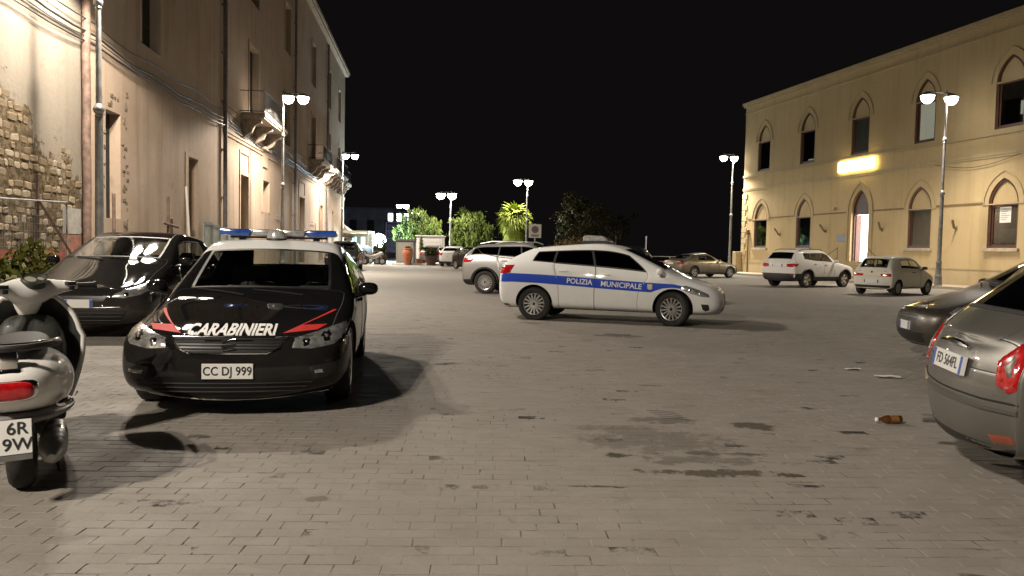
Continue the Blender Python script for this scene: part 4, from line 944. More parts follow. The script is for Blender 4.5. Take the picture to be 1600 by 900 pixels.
# ================================================================== silver sport utility behind it
sp = dict(wb=2.675, fo=.93, ro=.87, w=.925, H=1.60, zb=.22, zh=.84, zc=1.07, bf=1.02, br=1.13, xc=.80, xrf=.05, xB=-.18, xC=-1.02, cs=.05, qz=.06, xrr=-1.75, zrr=1.49, xbb=-2.03, zbb=1.16,
          wr=.60, wt=.86, r=.35, tw=.225, spokes=18, wst='cover', rim=ALU, quarter=2, glass=WIND, clad=(1,), roofmat=P_BLACK2, handle=P_SILVER, gate=0)
suv = make_car('parked_suv', 'silver SUV with black roof and roof rails parked behind the white patrol car', sp, (.70, 23.84), (.958, -.281), P_SILVER, 'car')
c = suv
patch(c, 'tail_light', RED, [(-1.70, 1.06), (-1.80, .955), (-2.17, .93), (-2.18, 1.03), (-2.0, 1.08)], 'S', .008, .04, True)
for sd in (1, -1):
    b = MB(); b.tube([(.1, sd*.60, 1.54), (-.1, sd*.61, 1.605), (-1.2, sd*.59, 1.595), (-1.6, sd*.57, 1.52)], .016, 8); b.build('roof_rail', ALU, c.root, True)
    pp = [(.62, 1.03), (0, 1.055), (-.9, 1.12), (-1.45, 1.22), (-1.72, 1.42)]
    b = MB(); Q = []
    for k in range(len(pp)-1): Q += [Vector(pp[k]).lerp(Vector(pp[k+1]), t/4) for t in range(4)]
    b.tube([hit(c, tuple(p), 'S+' if sd > 0 else 'S-', .006) for p in Q], .011, 6); b.build('chrome_strip', CHR, c.root, True)
    cl = MB(); 
    for ax in (sp['wb']/2, -sp['wb']/2):
        pts = []
        for i in range(15):
            a = pi*i/14
            pts.append(hit(c, (ax+.435*cos(a), .36+.425*sin(a)), 'S+' if sd > 0 else 'S-', .004))
        b = MB(); b.tube(pts, .034, 6); b.build('arch_cladding', BLK, c.root, True)
plate(c, -1, .80, '', .52, .11)
patch(c, 'headlight', LENS, [(.5, .80), (.78, .84), (.84, .78), (.8, .72), (.52, .73)], 'F', .006, .04, True)
# ================================================================== dark people carrier behind the white patrol car
sp = dict(wb=2.55, fo=.80, ro=.72, w=.86, H=1.55, zh=.78, zc=1.03, bf=.98, br=1.04, xc=.90, xrf=.15, xB=-.12, xC=-.95, xrr=-1.70, zrr=1.47, xbb=-1.90, zbb=1.02, wr=.60, wt=.82, r=.31, spokes=7, quarter=2, glass=WIND)
c = make_car('parked_hatchback', 'dark hatchback with its tail lamps showing past the nose of the white patrol car', sp, (1.9, 20.85), (-.958, .281), P_NIGHT, 'car')
for o in patch(c, 'tail_light', RED, [(.62, 1.06), (.70, 1.05), (.80, .82), (.62, .80)], 'R', .008, .035, True):
    sd = 1 if o.data.vertices[0].co.y > 0 else -1
    patch(c, 'reverse_lens', REDW, [(sd*.64, .86), (sd*.74, .86), (sd*.75, .81), (sd*.64, .80)], 'R', .014, .03, parent=o)
patch(c, 'tail_light_side', RED, [(-1.72, 1.04), (-1.92, 1.0), (-2.0, .82), (-1.84, .84)], 'S', .008, .035, True)
plate(c, -1, .62, '', .52, .11)
# ================================================================== bronze saloon at the railing
sp = dict(wb=2.76, fo=.84, ro=1.02, w=.92, H=1.42, zb=.17, zh=.70, zc=.95, bf=.90, br=.96, xc=.72, xrf=-.12, xB=-.35, xC=-1.12, cs=.22, qz=.0, xrr=-1.15, zrr=1.33, xbb=-1.86, zbb=1.02, zdeck=.98, xt=-2.33,
          wr=.52, wt=.82, r=.325, tw=.23, spokes=5, quarter=0, glass=WIN, rim=ALUD)
c = make_car('parked_saloon', 'low bronze grey saloon parked by the railing at the foot of a lamp post', sp, (11.12, 45.1), (.87, .493), P_BRONZE, 'car')
patch(c, 'tail_light', RED, [(.42, .86), (.80, .88), (.82, .76), (.60, .75)], 'R', .008, .04, True)
patch(c, 'tail_light_side', RED, [(-2.02, .87), (-2.30, .86), (-2.33, .77), (-2.15, .78)], 'S', .008, .04, True)
plate(c, -1, .80, '', .52, .11)
patch(c, 'bumper_insert', BLK, [(-.75, .42), (.75, .42), (.6, .26), (-.6, .26)], 'R', .004, .06)
pp = [(.58, .925), (.05, 1.27), (-.35, 1.33), (-.8, 1.30), (-1.25, 1.10), (-1.35, .99)]
for sd in ('S+', 'S-'):
    Q = []; b = MB()
    for k in range(len(pp)-1): Q += [Vector(pp[k]).lerp(Vector(pp[k+1]), t/4) for t in range(4)]
    b.tube([hit(c, tuple(p), sd, .004) for p in Q], .008, 5); b.build('chrome_strip', CHR, c.root, True)
# ================================================================== white sport utility in front of the yellow building
sp = dict(wb=2.636, fo=.88, ro=.88, w=.915, H=1.63, zb=.25, zh=.90, zc=1.10, bf=1.05, br=1.12, xc=.75, xrf=.05, xB=-.22, xC=-1.10, cs=.06, qz=.10, xrr=-1.78, zrr=1.55, xbb=-2.05, zbb=1.16,
          wr=.62, wt=.86, r=.352, tw=.225, spokes=5, quarter=1, glass=WIND, clad=(1,), roofmat=P_WHITE2, handle=P_WHITE2, rround=.8)
c = make_car('parked_suv', 'white SUV with black lower cladding parked before the pointed doorway', sp, (13.14, 34.05), (.836, .55), P_WHITE2, 'car')
patch(c, 'tail_light', RED, [(.44, 1.00), (.84, 1.03), (.86, .90), (.62, .86), (.46, .90)], 'R', .008, .04, True)
patch(c, 'tail_light_side', RED, [(-1.88, 1.02), (-2.12, 1.0), (-2.16, .89), (-2.0, .90)], 'S', .008, .04, True)
plate(c, -1, .93, '', .50, .11)
patch(c, 'lower_bumper', BLK, [(-.86, .60), (.86, .60), (.80, .30), (-.80, .30)], 'R', .004, .07)
patch(c, 'reflector', RED, [(.62, .56), (.80, .565), (.80, .52), (.62, .52)], 'R', .012, .03, True)
for sd in (1, -1):
    pl = 'S+' if sd > 0 else 'S-'
    for ax in (sp['wb']/2, -sp['wb']/2):
        b = MB(); b.tube([hit(c, (ax+.44*cos(pi*i/14), .36+.43*sin(pi*i/14)), pl, .002) for i in range(15)], .042, 6); b.build('arch_cladding', BLK, c.root, True)
    patch(c, 'sill_cladding', BLK, [(.88, .47), (-.88, .47), (-.88, .30), (.88, .30)], pl, .01, .08)
    patch(c, 'bumper_side', BLK, [(-1.72, .60), (-2.15, .60), (-2.10, .32), (-1.74, .32)], pl, .008, .06)
    b = MB(); b.tube([(0, sd*.62, 1.58), (-.2, sd*.63, 1.645), (-1.2, sd*.62, 1.645), (-1.6, sd*.60, 1.57)], .016, 8); b.build('roof_rail', BLK, c.root, True)
# ================================================================== small cream white three-door
sp = dict(wb=2.2, fo=.58, ro=.54, w=.754, H=1.42, zb=.2, zh=.74, zc=.95, bf=.90, br=.93, xc=.78, xrf=.22, xB=-.28, xC=-1.02, cs=.12, xrr=-1.22, zrr=1.36, xbb=-1.55, zbb=.93, wr=.53, wt=.71, r=.265, tw=.165, spokes=12, wst='cover', rim=ALUD, doors=3, quarter=0, rround=.8, mirror=BLK, handle=BLK)
c = make_car('small_parked_car', 'small cream white three-door car parked beside the lamp post', sp, (14.17, 28.5), (.80, .60), P_CREAM, 'car')
patch(c, 'tail_light', RED, [(.30, .76), (.68, .78), (.69, .67), (.34, .68)], 'R', .008, .04, True)
plate(c, -1, .50, '', .52, .11)
patch(c, 'bumper_strip', BLK, [(-.66, .36), (.66, .36), (.62, .27), (-.62, .27)], 'R', .005, .06)
disc_on(c, (0, .83), 'R', .035, BLK, 'badge')
# ================================================================== dark hatchback nosing in from the right
sp = dict(wb=2.46, fo=.76, ro=.53, w=.848, H=1.50, zh=.68, zc=.95, bf=.92, br=1.0, xc=.90, xrf=.12, xB=-.2, xC=-.95, xrr=-1.40, zrr=1.45, xbb=-1.70, zbb=1.04, wr=.58, wt=.81, r=.30, tw=.185, spokes=7, quarter=0, glass=WIN, round=1.1)
dhat = make_car('parked_hatchback', 'dark brown grey hatchback nosing in from the right behind the grey rounded car', sp, (7.20, 9.85), (-.985, .174), P_DARK, 'car')
c = dhat
for o in patch(c, 'headlight', LENS, [(1.28, .74), (1.40, .78), (1.62, .725), (1.72, .665), (1.69, .605), (1.56, .60), (1.40, .64)], 'S', .008, .03, True):
    sd = 'S+' if o.data.vertices[0].co.y > 0 else 'S-'
    disc_on(c, (1.46, .69), sd, .05, CHR, 'reflector', .012, o); disc_on(c, (1.62, .645), sd, .045, CHR, 'reflector', .012, o)
gr = [(-.38, .61), (.38, .61), (.32, .53), (-.32, .53)]
g = patch(c, 'grille', GRILLE, gr, 'F', .003, .04, bulge=False)[0]; grille_bars(c, gr, 'F', 2, CHR, parent=g)
patch(c, 'lower_intake', GRILLE, [(-.55, .38), (.55, .38), (.48, .25), (-.48, .25)], 'F', .003, .05, bulge=False)
patch(c, 'fog_light_recess', BLK, [(1.58, .40), (1.80, .41), (1.84, .31), (1.66, .27)], 'S', .004, .03, True)
outline_tube(c, [(1.30, .505), (1.55, .515), (1.78, .515)], 'S+', .008, BLK, 'bumper_strip', .002, False)
plate(c, 1, .45, '', .36, .11)
# ================================================================== grey rounded three-door seen from behind, right edge
sp = dict(wb=2.3, fo=.68, ro=.56, w=.813, H=1.488, zb=.2, zh=.80, zc=1.04, bf=.94, br=.95, xc=.80, xrf=.22, xB=-.35, xC=-.95, cs=.16, xrr=-.98, zrr=1.37, xbb=-1.44, zbb=.95, zdeck=.865, xt=-1.60, wr=.54, wt=.77, r=.29, tw=.185, spokes=8, doors=3, quarter=0, glass=WIND, round=1.15, rround=1.35)
c5 = make_car('small_parked_car', 'grey rounded three-door car seen from behind at the right edge of the photo', sp, (4.39, 4.43), (.976, -.218), P_GREY, 'car')
c = c5
tl = [(.545, .76), (.59, .635), (.69, .60), (.765, .63), (.76, .75), (.71, .865), (.64, .875)]
for o in patch(c, 'tail_light', RED, tl, 'R', .012, .025, True):
    sd = 1 if o.data.vertices[0].co.y > 0 else -1
    patch(c, 'body_insert', P_GREY, [(sd*a, b_) for a, b_ in ((.61, .745), (.63, .69), (.715, .68), (.71, .745), (.675, .82), (.65, .82))], 'R', .017, .025, parent=o)
    patch(c, 'reverse_lens', REDW, [(sd*a, b_) for a, b_ in ((.605, .66), (.715, .65), (.695, .618), (.625, .628))], 'R', .018, .025, parent=o)
    patch(c, 'rear_reflector', AMB, [(sd*a, b_) for a, b_ in ((.52, .345), (.70, .375), (.705, .325), (.53, .295))], 'R', .008, .03)
patch(c, 'plate_recess', P_GREY, [(-.33, .79), (.33, .79), (.30, .61), (-.30, .61)], 'R', .003, .05)
b = MB(); b.tube([hit(c, (y, .792+.012*(1-(y/.24)**2)), 'R', .012) for y in (-.24, -.15, -.05, .05, .15, .24)], [.012, .022, .025, .025, .022, .012], 8); b.build('plate_lamp_bar', CHR, c.root, True)
plate(c, -1, .695, 'FD 564FL', .52, .115, y=-.05, tilt=.16)
outline_tube(c, [(-.78, .555), (-.5, .54), (0, .535), (.5, .54), (.78, .555)], 'R', .006, SEAM, 'bumper_gap', .0, False)
outline_tube(c, [(-.78, .515), (-.5, .50), (0, .495), (.5, .50), (.78, .515)], 'R', .022, P_GREY, 'bumper_lip', -.004, False)
patch(c, 'lower_bumper', BLK, [(-.5, .285), (.5, .285), (.42, .225), (-.42, .225)], 'R', .004, .05)
b = MB(); b.tube([(-1.55, .42, .24), (-1.70, .42, .235)], .03, 12); b.build('exhaust_pipe', STEEL, c.root, True)
# ================================================================== black hatchback under the old wall
sp = dict(wb=2.608, fo=.86, ro=.745, w=.873, H=1.51, zb=.18, zh=.70, zc=1.03, bf=.97, br=1.03, xc=.98, xrf=.05, xB=-.22, xC=-1.02, xrr=-1.62, zrr=1.42, xbb=-1.92, zbb=1.03, wr=.585, wt=.83, r=.31, spokes=9, quarter=0, glass=WIN, handle=P_BLACK2)
c = make_car('parked_hatchback', 'black hatchback with large swept headlights parked under the old peeling wall', sp, (-6.03, 12.39), (.11, -.994), P_BLACK2, 'car')
for o in patch(c, 'headlight', LENS, [(.40, .585), (.55, .575), (.74, .62), (.83, .70), (.85, .80), (.74, .77), (.58, .70), (.45, .64)], 'F', .006, .03, True):
    sd = 1 if o.data.vertices[0].co.y > 0 else -1
    disc_on(c, (sd*.58, .625), 'F', .04, CHR, 'reflector', .012, o); disc_on(c, (sd*.72, .675), 'F', .045, ALUD, 'reflector', .012, o)
gr = [(-.36, .60), (.36, .60), (.30, .53), (-.30, .53)]
g = patch(c, 'grille', GRILLE, gr, 'F', .003, .04, bulge=False)[0]; outline_tube(c, [(-.52, .455), (0, .44), (.52, .455)], 'F', .006, CHR, 'bumper_trim', .003, False)
lo = [(-.6, .40), (.6, .40), (.5, .25), (-.5, .25)]
g = patch(c, 'lower_intake', GRILLE, lo, 'F', .003, .05, bulge=False)[0]; grille_bars(c, lo, 'F', 3, BLK, parent=g)
plate(c, 1, .50, '', .36, .11)
disc_on(c, (.30, .47), 'F', .02, CHR, 'tow_eye_cap')
# ================================================================== far cars
sp = dict(suv.s); sp.update(roofmat=P_WHITE2, quarter=1, clad=(1,))
c = make_car('parked_suv', 'white SUV seen from behind beside the planters far down the square', sp, (-4.6, 61.5), (.1, .995), P_WHITE2, 'car', lvl=2)
patch(c, 'tail_light', RED, [(.60, 1.06), (.86, 1.06), (.86, .86), (.66, .86)], 'R', .008, .05, True); plate(c, -1, .8, '', .52, .11)
sp = dict(suv.s); sp.update(roofmat=P_GREY, H=1.66)
c = make_car('parked_suv', 'dull grey SUV beside the white SUV by the dark plant tub', sp, (-6.6, 65.2), (.1, .995), P_GREY, 'car', lvl=2)
patch(c, 'tail_light', RED, [(.60, 1.06), (.86, 1.06), (.86, .86), (.66, .86)], 'R', .008, .05, True)
sp = dict(dhat.s)
c = make_car('parked_hatchback', 'black hatchback half hidden behind the tail of the silver SUV', sp, (-2.55, 52.6), (.62, -.78), P_BLACK2, 'car', lvl=2)
patch(c, 'headlight', LENS, [(.45, .66), (.78, .76), (.80, .68), (.5, .60)], 'F', .006, .05, True)
sp = dict(suv.s); sp.update(roofmat=P_BLACK2, H=1.70)
c = make_car('parked_suv', 'black SUV parked along the old building just behind the black patrol car', sp, (-9.75, 44.6), (.10, -.995), P_BLACK2, 'car', lvl=2)
patch(c, 'headlight', LENS, [(.5, .80), (.78, .84), (.84, .78), (.8, .72), (.52, .73)], 'F', .006, .04, True); plate(c, 1, .5, '', .36, .11)
# ------------------------------------------------------------------ scooter at the left edge
def loft(name, m, secs, parent, n=20, sub=1, axis='x', pw=2.4):
    """closed loft of superellipse sections: (t, c1, c2, r1, r2); axis x: c/r in y,z; axis y: in x,z; axis z: in x,y"""
    vs = []; fs = []
    for t, c1, c2, r1, r2 in secs:
        for i in range(n):
            a = 2*pi*i/n; u = c1+r1*math.copysign(abs(cos(a))**(2/pw), cos(a)); v = c2+r2*math.copysign(abs(sin(a))**(2/pw), sin(a))
            vs.append({'x': (t, u, v), 'y': (u, t, v), 'z': (u, v, t)}[axis])
    k = len(secs)
    for q in range(k-1):
        for i in range(n): fs.append((q*n+i, q*n+(i+1) % n, (q+1)*n+(i+1) % n, (q+1)*n+i))
    fs += [tuple(range(n)), tuple((k-1)*n+i for i in range(n))]
    b = MB(); b.add(vs, fs); o = b.build(name, m, parent, 'all')
    if sub: md = o.modifiers.new('s', 'SUBSURF'); md.levels = sub; md.render_levels = sub
    return o
W_SC = paint('scooter_white', (.82, .81, .79), 0, .35, .06); G_SC = mat('scooter_grey_trim', (.16, .155, .15), .45, coat=.3); DK = mat('scooter_dark_lining', (.035, .038, .034), .55, coat=.15, var=.2)
GAUGE = mat('gauge_face', (.42, .41, .33), .3, coat=1)
sc = empty('scooter', (-2.60, 4.07, 0)); sc.rotation_mode = 'XYZ'; sc.rotation_euler = (-.04, 0, math.atan2(.88, -.475)); tag(sc, 'white motor scooter with dark leg shield seen from behind at the left edge', 'scooter')
loft('rear_cowl', W_SC, [(-.45, 0, .60, .06, .05), (-.435, 0, .60, .13, .09), (-.35, 0, .595, .205, .13), (-.15, 0, .58, .26, .16), (.08, 0, .57, .27, .17), (.32, 0, .575, .235, .16), (.52, 0, .58, .17, .13), (.66, 0, .56, .11, .12)], sc)
loft('lower_trim', G_SC, [(-.42, 0, .445, .12, .03), (-.32, 0, .44, .20, .034), (-.12, 0, .43, .255, .036), (.10, 0, .42, .265, .036), (.34, 0, .41, .23, .036), (.55, 0, .40, .17, .036)], sc)
seat_ = loft('seat', mat('scooter_seat', (.012, .012, .012), .7, spec=.2), [(-.30, 0, .755, .08, .03), (-.24, 0, .765, .13, .04), (-.02, 0, .775, .155, .045), (.22, 0, .765, .15, .045), (.42, 0, .76, .12, .045), (.56, 0, .75, .07, .03)], sc)
b = MB(); b.tube([(.10, .19, .765), (-.15, .20, .79), (-.33, .165, .80), (-.40, .08, .80), (-.415, 0, .80), (-.40, -.08, .80), (-.33, -.165, .80), (-.15, -.20, .79), (.10, -.19, .765)], .018, 10); b.build('grab_rail', BLK, sc, 'all')
b = MB(); b.tube([(.10, .192, .782), (-.15, .203, .807), (-.335, .168, .817), (-.405, .08, .817), (-.42, 0, .817), (-.405, -.08, .817), (-.335, -.168, .817), (-.15, -.203, .807), (.10, -.192, .782)], .008, 8); b.build('chrome_rail', CHR, sc, 'all')
b = MB(); b.box(-.415, -.36, -.04, .04, .66, .80, bev=.015); b.box(-.43, -.37, -.055, .055, .655, .70, bev=.015); b.build('rail_bracket', CHR, sc, True)
tl_ = loft('tail_light', CHR, [(-.452, 0, .595, .085, .042), (-.445, 0, .595, .118, .055), (-.42, 0, .597, .128, .062), (-.37, 0, .60, .13, .06)], sc, 24, 1, 'x', 3.2)
loft('tail_lens', RED, [(-.475, 0, .595, .07, .03), (-.468, 0, .595, .105, .045), (-.44, 0, .596, .116, .052)], tl_, 24, 1, 'x', 3.2)
for sd in (1, -1):
    q = loft('turn_signal', CHR, [(-.36, sd*.195, .495, .012, .012), (-.33, sd*.21, .495, .028, .026), (-.27, sd*.232, .495, .028, .026), (-.235, sd*.24, .493, .01, .01)], sc, 14)
    loft('lens', mat('smoked_lens', (.10, .07, .04), .15, coat=1), [(-.345, sd*.214, .496, .012, .008), (-.32, sd*.225, .496, .022, .018), (-.28, sd*.245, .496, .022, .018), (-.255, sd*.25, .495, .008, .006)], q, 14)
b = MB(); b.tube([(-.14, -.262, .492), (-.08, -.269, .494), (-.02, -.272, .494)], .004, 5); b.build('badge', CHR, sc)
b = MB(); b.prism([(-.30, .44), (-.40, .44), (-.47, .28), (-.44, .27), (-.36, .36), (-.30, .38)], -.085, .085); b.build('mudflap', BLK, sc)
M = Matrix.Translation((-.452, 0, .372)) @ Matrix.Rotation(.28, 4, 'Y')
b = MB(); b.box(-.006, .0, -.083, .083, -.083, .083, 0, M, .002); pl_ = b.build('number_plate', PLATE, sc)
b = MB(); b.box(-.0072, -.0062, -.0825, .0825, -.112, -.086, 0, M); b.build('plate_sticker', ALU, pl_)
for tx, zz in (('6R', .038), ('9W', -.038)):
    v, f = text2d(tx, .082, bold=.001); q = MB(); q.add([M @ Vector((-.0085, -(px+.022), py+zz)) for px, py in v], f); q.build('plate_lettering', INK, pl_, fix=False)
def two_wheel(parent, x, r, wd, rim_m, rz=0, yy=0):
    M = Matrix.Translation((0, 0, 0)) @ Matrix.Rotation(pi/2, 4, 'X'); h = wd/2
    b = MB(); b.lathe([(r*.60, -h*.45), (r*.62, -h*.3), (.05, -h*.4), (.05, h*.4), (r*.62, h*.3), (r*.60, h*.45)], 26, 0, M, False)
    for i in range(5): b.box(.03, r*.6, -h*.5, h*.5, -.02, .02, 0, Matrix.Rotation(2*pi*i/5, 4, 'Y'))
    wo = b.build('wheel', rim_m, parent, True); wo.location = (x, yy, r); wo.rotation_euler = (0, 0, rz)
    b = MB(); b.lathe([(r*.60, -h*.6), (r*.72, -h*.95), (r*.86, -h*.95), (r*.965, -h*.6), (r, 0), (r*.965, h*.6), (r*.86, h*.95), (r*.72, h*.95), (r*.60, h*.6)], 32, 0, M, False); b.build('tyre', RUB, wo, 'all'); return wo
two_wheel(sc, 0, .237, .125, ALUD)
b = MB(); b.box(-.12, .42, .05, .16, .17, .38, bev=.04); b.box(.1, .55, -.12, .14, .26, .44, bev=.04); b.tube([(-.10, .15, .30), (-.16, .15, .52)], .028, 8); b.build('engine', mat('engine_grey', (.09, .09, .085), .6, .4), sc, True)
b = MB(); b.lathe([(.03, -.17), (.055, -.16), (.066, -.05), (.066, .16), (.05, .24), (.02, .30)], 18, 0, Matrix.Translation((-.10, -.155, .27)) @ Matrix.Rotation(-pi/2-.12, 4, 'Y')); mf = b.build('exhaust', ALUD, sc, True)
b = MB()
for k in range(5): b.lathe([(.071-.004*k, 0), (.071-.004*k, .016)], 18, 0, Matrix.Translation((-.18+.045*k, -.158, .277)) @ Matrix.Rotation(pi/2-.12, 4, 'Y'), False)
b.lathe([(.062, 0), (.045, .03), (.01, .035)], 18, 0, Matrix.Translation((-.27, -.155, .25)) @ Matrix.Rotation(-pi/2-.12, 4, 'Y')); b.build('heat_shield', CHR, mf, True)
b = MB(); b.box(.50, 1.02, -.19, .19, .245, .285, bev=.015); b.box(.45, 1.0, -.06, .06, .28, .40, bev=.03); b.build('floorboard', DK, sc, True)
def shield(off, m, nm):
    b = MB(); vs = []; nz = 16; ny = 14
    for k in range(nz+1):
        z = .26+.70*k/nz; hw = .17+.125*sin(pi*min(1, (z-.22)/.60)*.62) if z < .72 else max(.09, .278*(1-((z-.66)/.40)**2.6))
        for i in range(ny+1):
            q = -1+2*i/ny; y = q*hw; x = 1.16-.17*(z-.26)-.15*abs(q)**2.2*(hw/.34)+off
            vs.append((x, y, z))
    fs = [(k*(ny+1)+i, k*(ny+1)+i+1, (k+1)*(ny+1)+i+1, (k+1)*(ny+1)+i) for k in range(nz) for i in range(ny)]
    b.add(vs, fs); return b.build(nm, m, sc, 'all', fix=False), vs, ny, nz
o, vs_, ny_, nz_ = shield(0, DK, 'shield_lining'); shield(.028, W_SC, 'leg_shield')
eg = [vs_[k*(ny_+1)] for k in range(nz_+1)]+[vs_[nz_*(ny_+1)+i] for i in range(1, ny_)]+[vs_[k*(ny_+1)+ny_] for k in range(nz_, -1, -1)]
b = MB(); b.tube([(x+.014, y, z) for x, y, z in eg], .016, 8); b.build('shield_rim', W_SC, sc, 'all')
loft('glove_box', DK, [(.42, .93, 0, .10, .13), (.50, .95, 0, .12, .20), (.66, .945, 0, .11, .21), (.80, .95, 0, .09, .17), (.86, .96, 0, .05, .10)], sc, 16, 1, 'z', 3)
b = MB(); b.lathe([(.018, 0), (.016, .012), (.004, .014)], 12, 0, Matrix.Translation((.835, -.09, .68)) @ Matrix.Rotation(-pi/2, 4, 'Y')); b.build('key_lock', CHR, sc, True)
st = empty('headset', (.965, 0, 0), .52, sc); st.scale = (1, .80, 1)
hs = loft('headset_cover', W_SC, [(-.335, -.10, 1.025, .022, .022), (-.27, -.085, 1.025, .036, .034), (-.17, -.035, 1.02, .06, .05), (-.09, 0, 1.0, .115, .085), (0, .012, .995, .14, .10), (.09, 0, 1.0, .115, .085), (.17, -.035, 1.02, .06, .05), (.27, -.085, 1.025, .036, .034), (.335, -.10, 1.025, .022, .022)], st, 18, 1, 'y')
loft('steering_apron', W_SC, [(.82, .03, 0, .03, .03), (.86, .02, 0, .06, .07), (.93, .01, 0, .10, .10), (.98, .0, 0, .12, .115)], st, 16, 1, 'z', 2.2)
Mg = Matrix.Translation((-.085, 0, 1.075)) @ Matrix.Rotation(-.55, 4, 'Y')
b = MB(); b.lathe([(.092, -.03), (.095, .004), (.088, .012), (.082, .008)], 24, 0, Mg @ Matrix.Diagonal((.72, 1, 1, 1)), False); gz = b.build('gauge_bezel', DK, st, True)
b = MB(); b.lathe([(.083, .006), (.002, .0062)], 24, 0, Mg @ Matrix.Diagonal((.72, 1, 1, 1)), True); b.build('gauge_face', mat('gauge_dark', (.06, .06, .05), .15, coat=1), gz)
b = MB(); b.lathe([(.042, .008), (.002, .0085)], 20, 0, Mg @ Matrix.Translation((0, .03, 0)) @ Matrix.Diagonal((.72, 1, 1, 1))); b.lathe([(.026, .008), (.002, .0085)], 16, 0, Mg @ Matrix.Translation((0, -.048, 0)) @ Matrix.Diagonal((.72, 1, 1, 1))); b.build('gauge_dial', GAUGE, gz)
for sd in (1, -1):
    b = MB(); b.tube([(-.10, sd*.33, 1.025), (-.122, sd*.45, 1.022)], .019, 10); b.tube([(-.122, sd*.45, 1.022), (-.124, sd*.462, 1.022)], .024, 10); b.build('grip', BLK, st, True)
    b = MB(); b.tube([(-.055, sd*.29, 1.03), (-.035, sd*.33, 1.028), (-.045, sd*.40, 1.022), (-.06, sd*.465, 1.02)], [.009, .009, .007, .010], 8); b.build('brake_lever', CHR, st, True)
    b = MB(); b.box(-.145, -.10, sd*.255-.035, sd*.255+.035, 1.03, 1.055, bev=.006); b.box(-.15, -.135, sd*.25-.02, sd*.25+.02, 1.00, 1.025, bev=.004); b.build('switch_block', BLK, st, True)
loft('head_lamp', LENS, [(.115, 0, .99, .085, .07), (.15, 0, .985, .07, .055), (.165, 0, .985, .02, .015)], st, 18)
fw_ = two_wheel(sc, 1.33, .237, .115, ALUD, .42)
loft('front_fender', W_SC, [(1.10, .03, .36, .05, .03), (1.16, .015, .40, .085, .07), (1.28, 0, .44, .095, .06), (1.42, -.03, .43, .09, .05), (1.52, -.05, .39, .06, .04)], sc, 16)
b = MB(); b.tube([(1.33, .08, .24), (1.20, .07, .55), (1.06, .02, .85)], .03, 8); b.build('fork', DK, sc, True)
b = MB(); b.tube([(.50, .13, .26), (.44, .27, .02), (.48, .30, .0)], .011, 6); b.build('side_stand', BLK, sc, True)
b = MB(); b.tube([(.06, -.13, .26), (-.02, -.17, .07)], .010, 6); b.build('kick_pedal', BLK, sc, True)
# ------------------------------------------------------------------ litter, drain
dr_ = empty('drain_grate', (1.33, 6.21, 0), -.12); tag(dr_, 'slotted stone drain cover set in the paving', 'drain')
b = MB(); b.box(-.23, .23, -.19, .19, .0, .0092, bev=.002); b.build('slab', M_PAVE, dr_)
for k in range(5):
    x0 = -.13+.025*k; y = .14-.07*k; b = MB(); b.add([(x0-.07, y+.012, .0096), (x0+.05, y+.012, .0096), (x0+.16, y-.018, .0096), (x0+.16, y-.036, .0096), (x0+.05, y-.006, .0096), (x0-.07, y-.006, .0096)], [(0, 5, 4, 1), (1, 4, 3, 2)]); b.build('slot', UNDER, dr_)
bt = empty('bottle', (3.03, 6.06, .04), .1); tag(bt, 'small brown glass bottle lying on the paving', 'bottle')
Mb = Matrix.Rotation(-pi/2, 4, 'Y')
b = MB(); b.lathe([(.030, -.09), (.033, -.085), (.033, .03), (.028, .05), (.014, .075), (.013, .105), (.015, .107), (.015, .116), (.004, .117)], 18, 0, Mb); b.build('glass', mat('brown_glass', (.10, .035, .008), .08, coat=1), bt, True)
b = MB(); b.lathe([(.0335, -.06), (.0335, .01)], 18, 0, Mb, False); b.build('label', mat('bottle_label', (.22, .11, .03), .5, var=.7, scale=60), bt, True)
b = MB(); b.lathe([(.0155, .106), (.0155, .119), (.002, .120)], 14, 0, Mb); b.build('cap', WHT, bt, True)
for k, (x, y, s_, lab) in enumerate(((4.16, 8.42, .13, 'crumpled white paper scrap before the dark hatchback, nearer one'), (4.0, 8.95, .10, 'small white paper scrap before the dark hatchback, farther one'), (3.72, 6.35, .05, 'tiny white scrap beside the lying brown bottle'))):
    r = random.Random(k); b = MB(); n = 5
    b.add([((i-2)*s_*.5, (j-2)*s_*.22, .012+r.random()*.02) for i in range(n) for j in range(n)], [(i*n+j, i*n+j+1, (i+1)*n+j+1, (i+1)*n+j) for i in range(n-1) for j in range(n-1)]); o = b.build('paper_scrap', M_PAPER, None, fix=False, loc=(x, y, 0)); tag(o, lab, 'litter', 'litter on the paving')
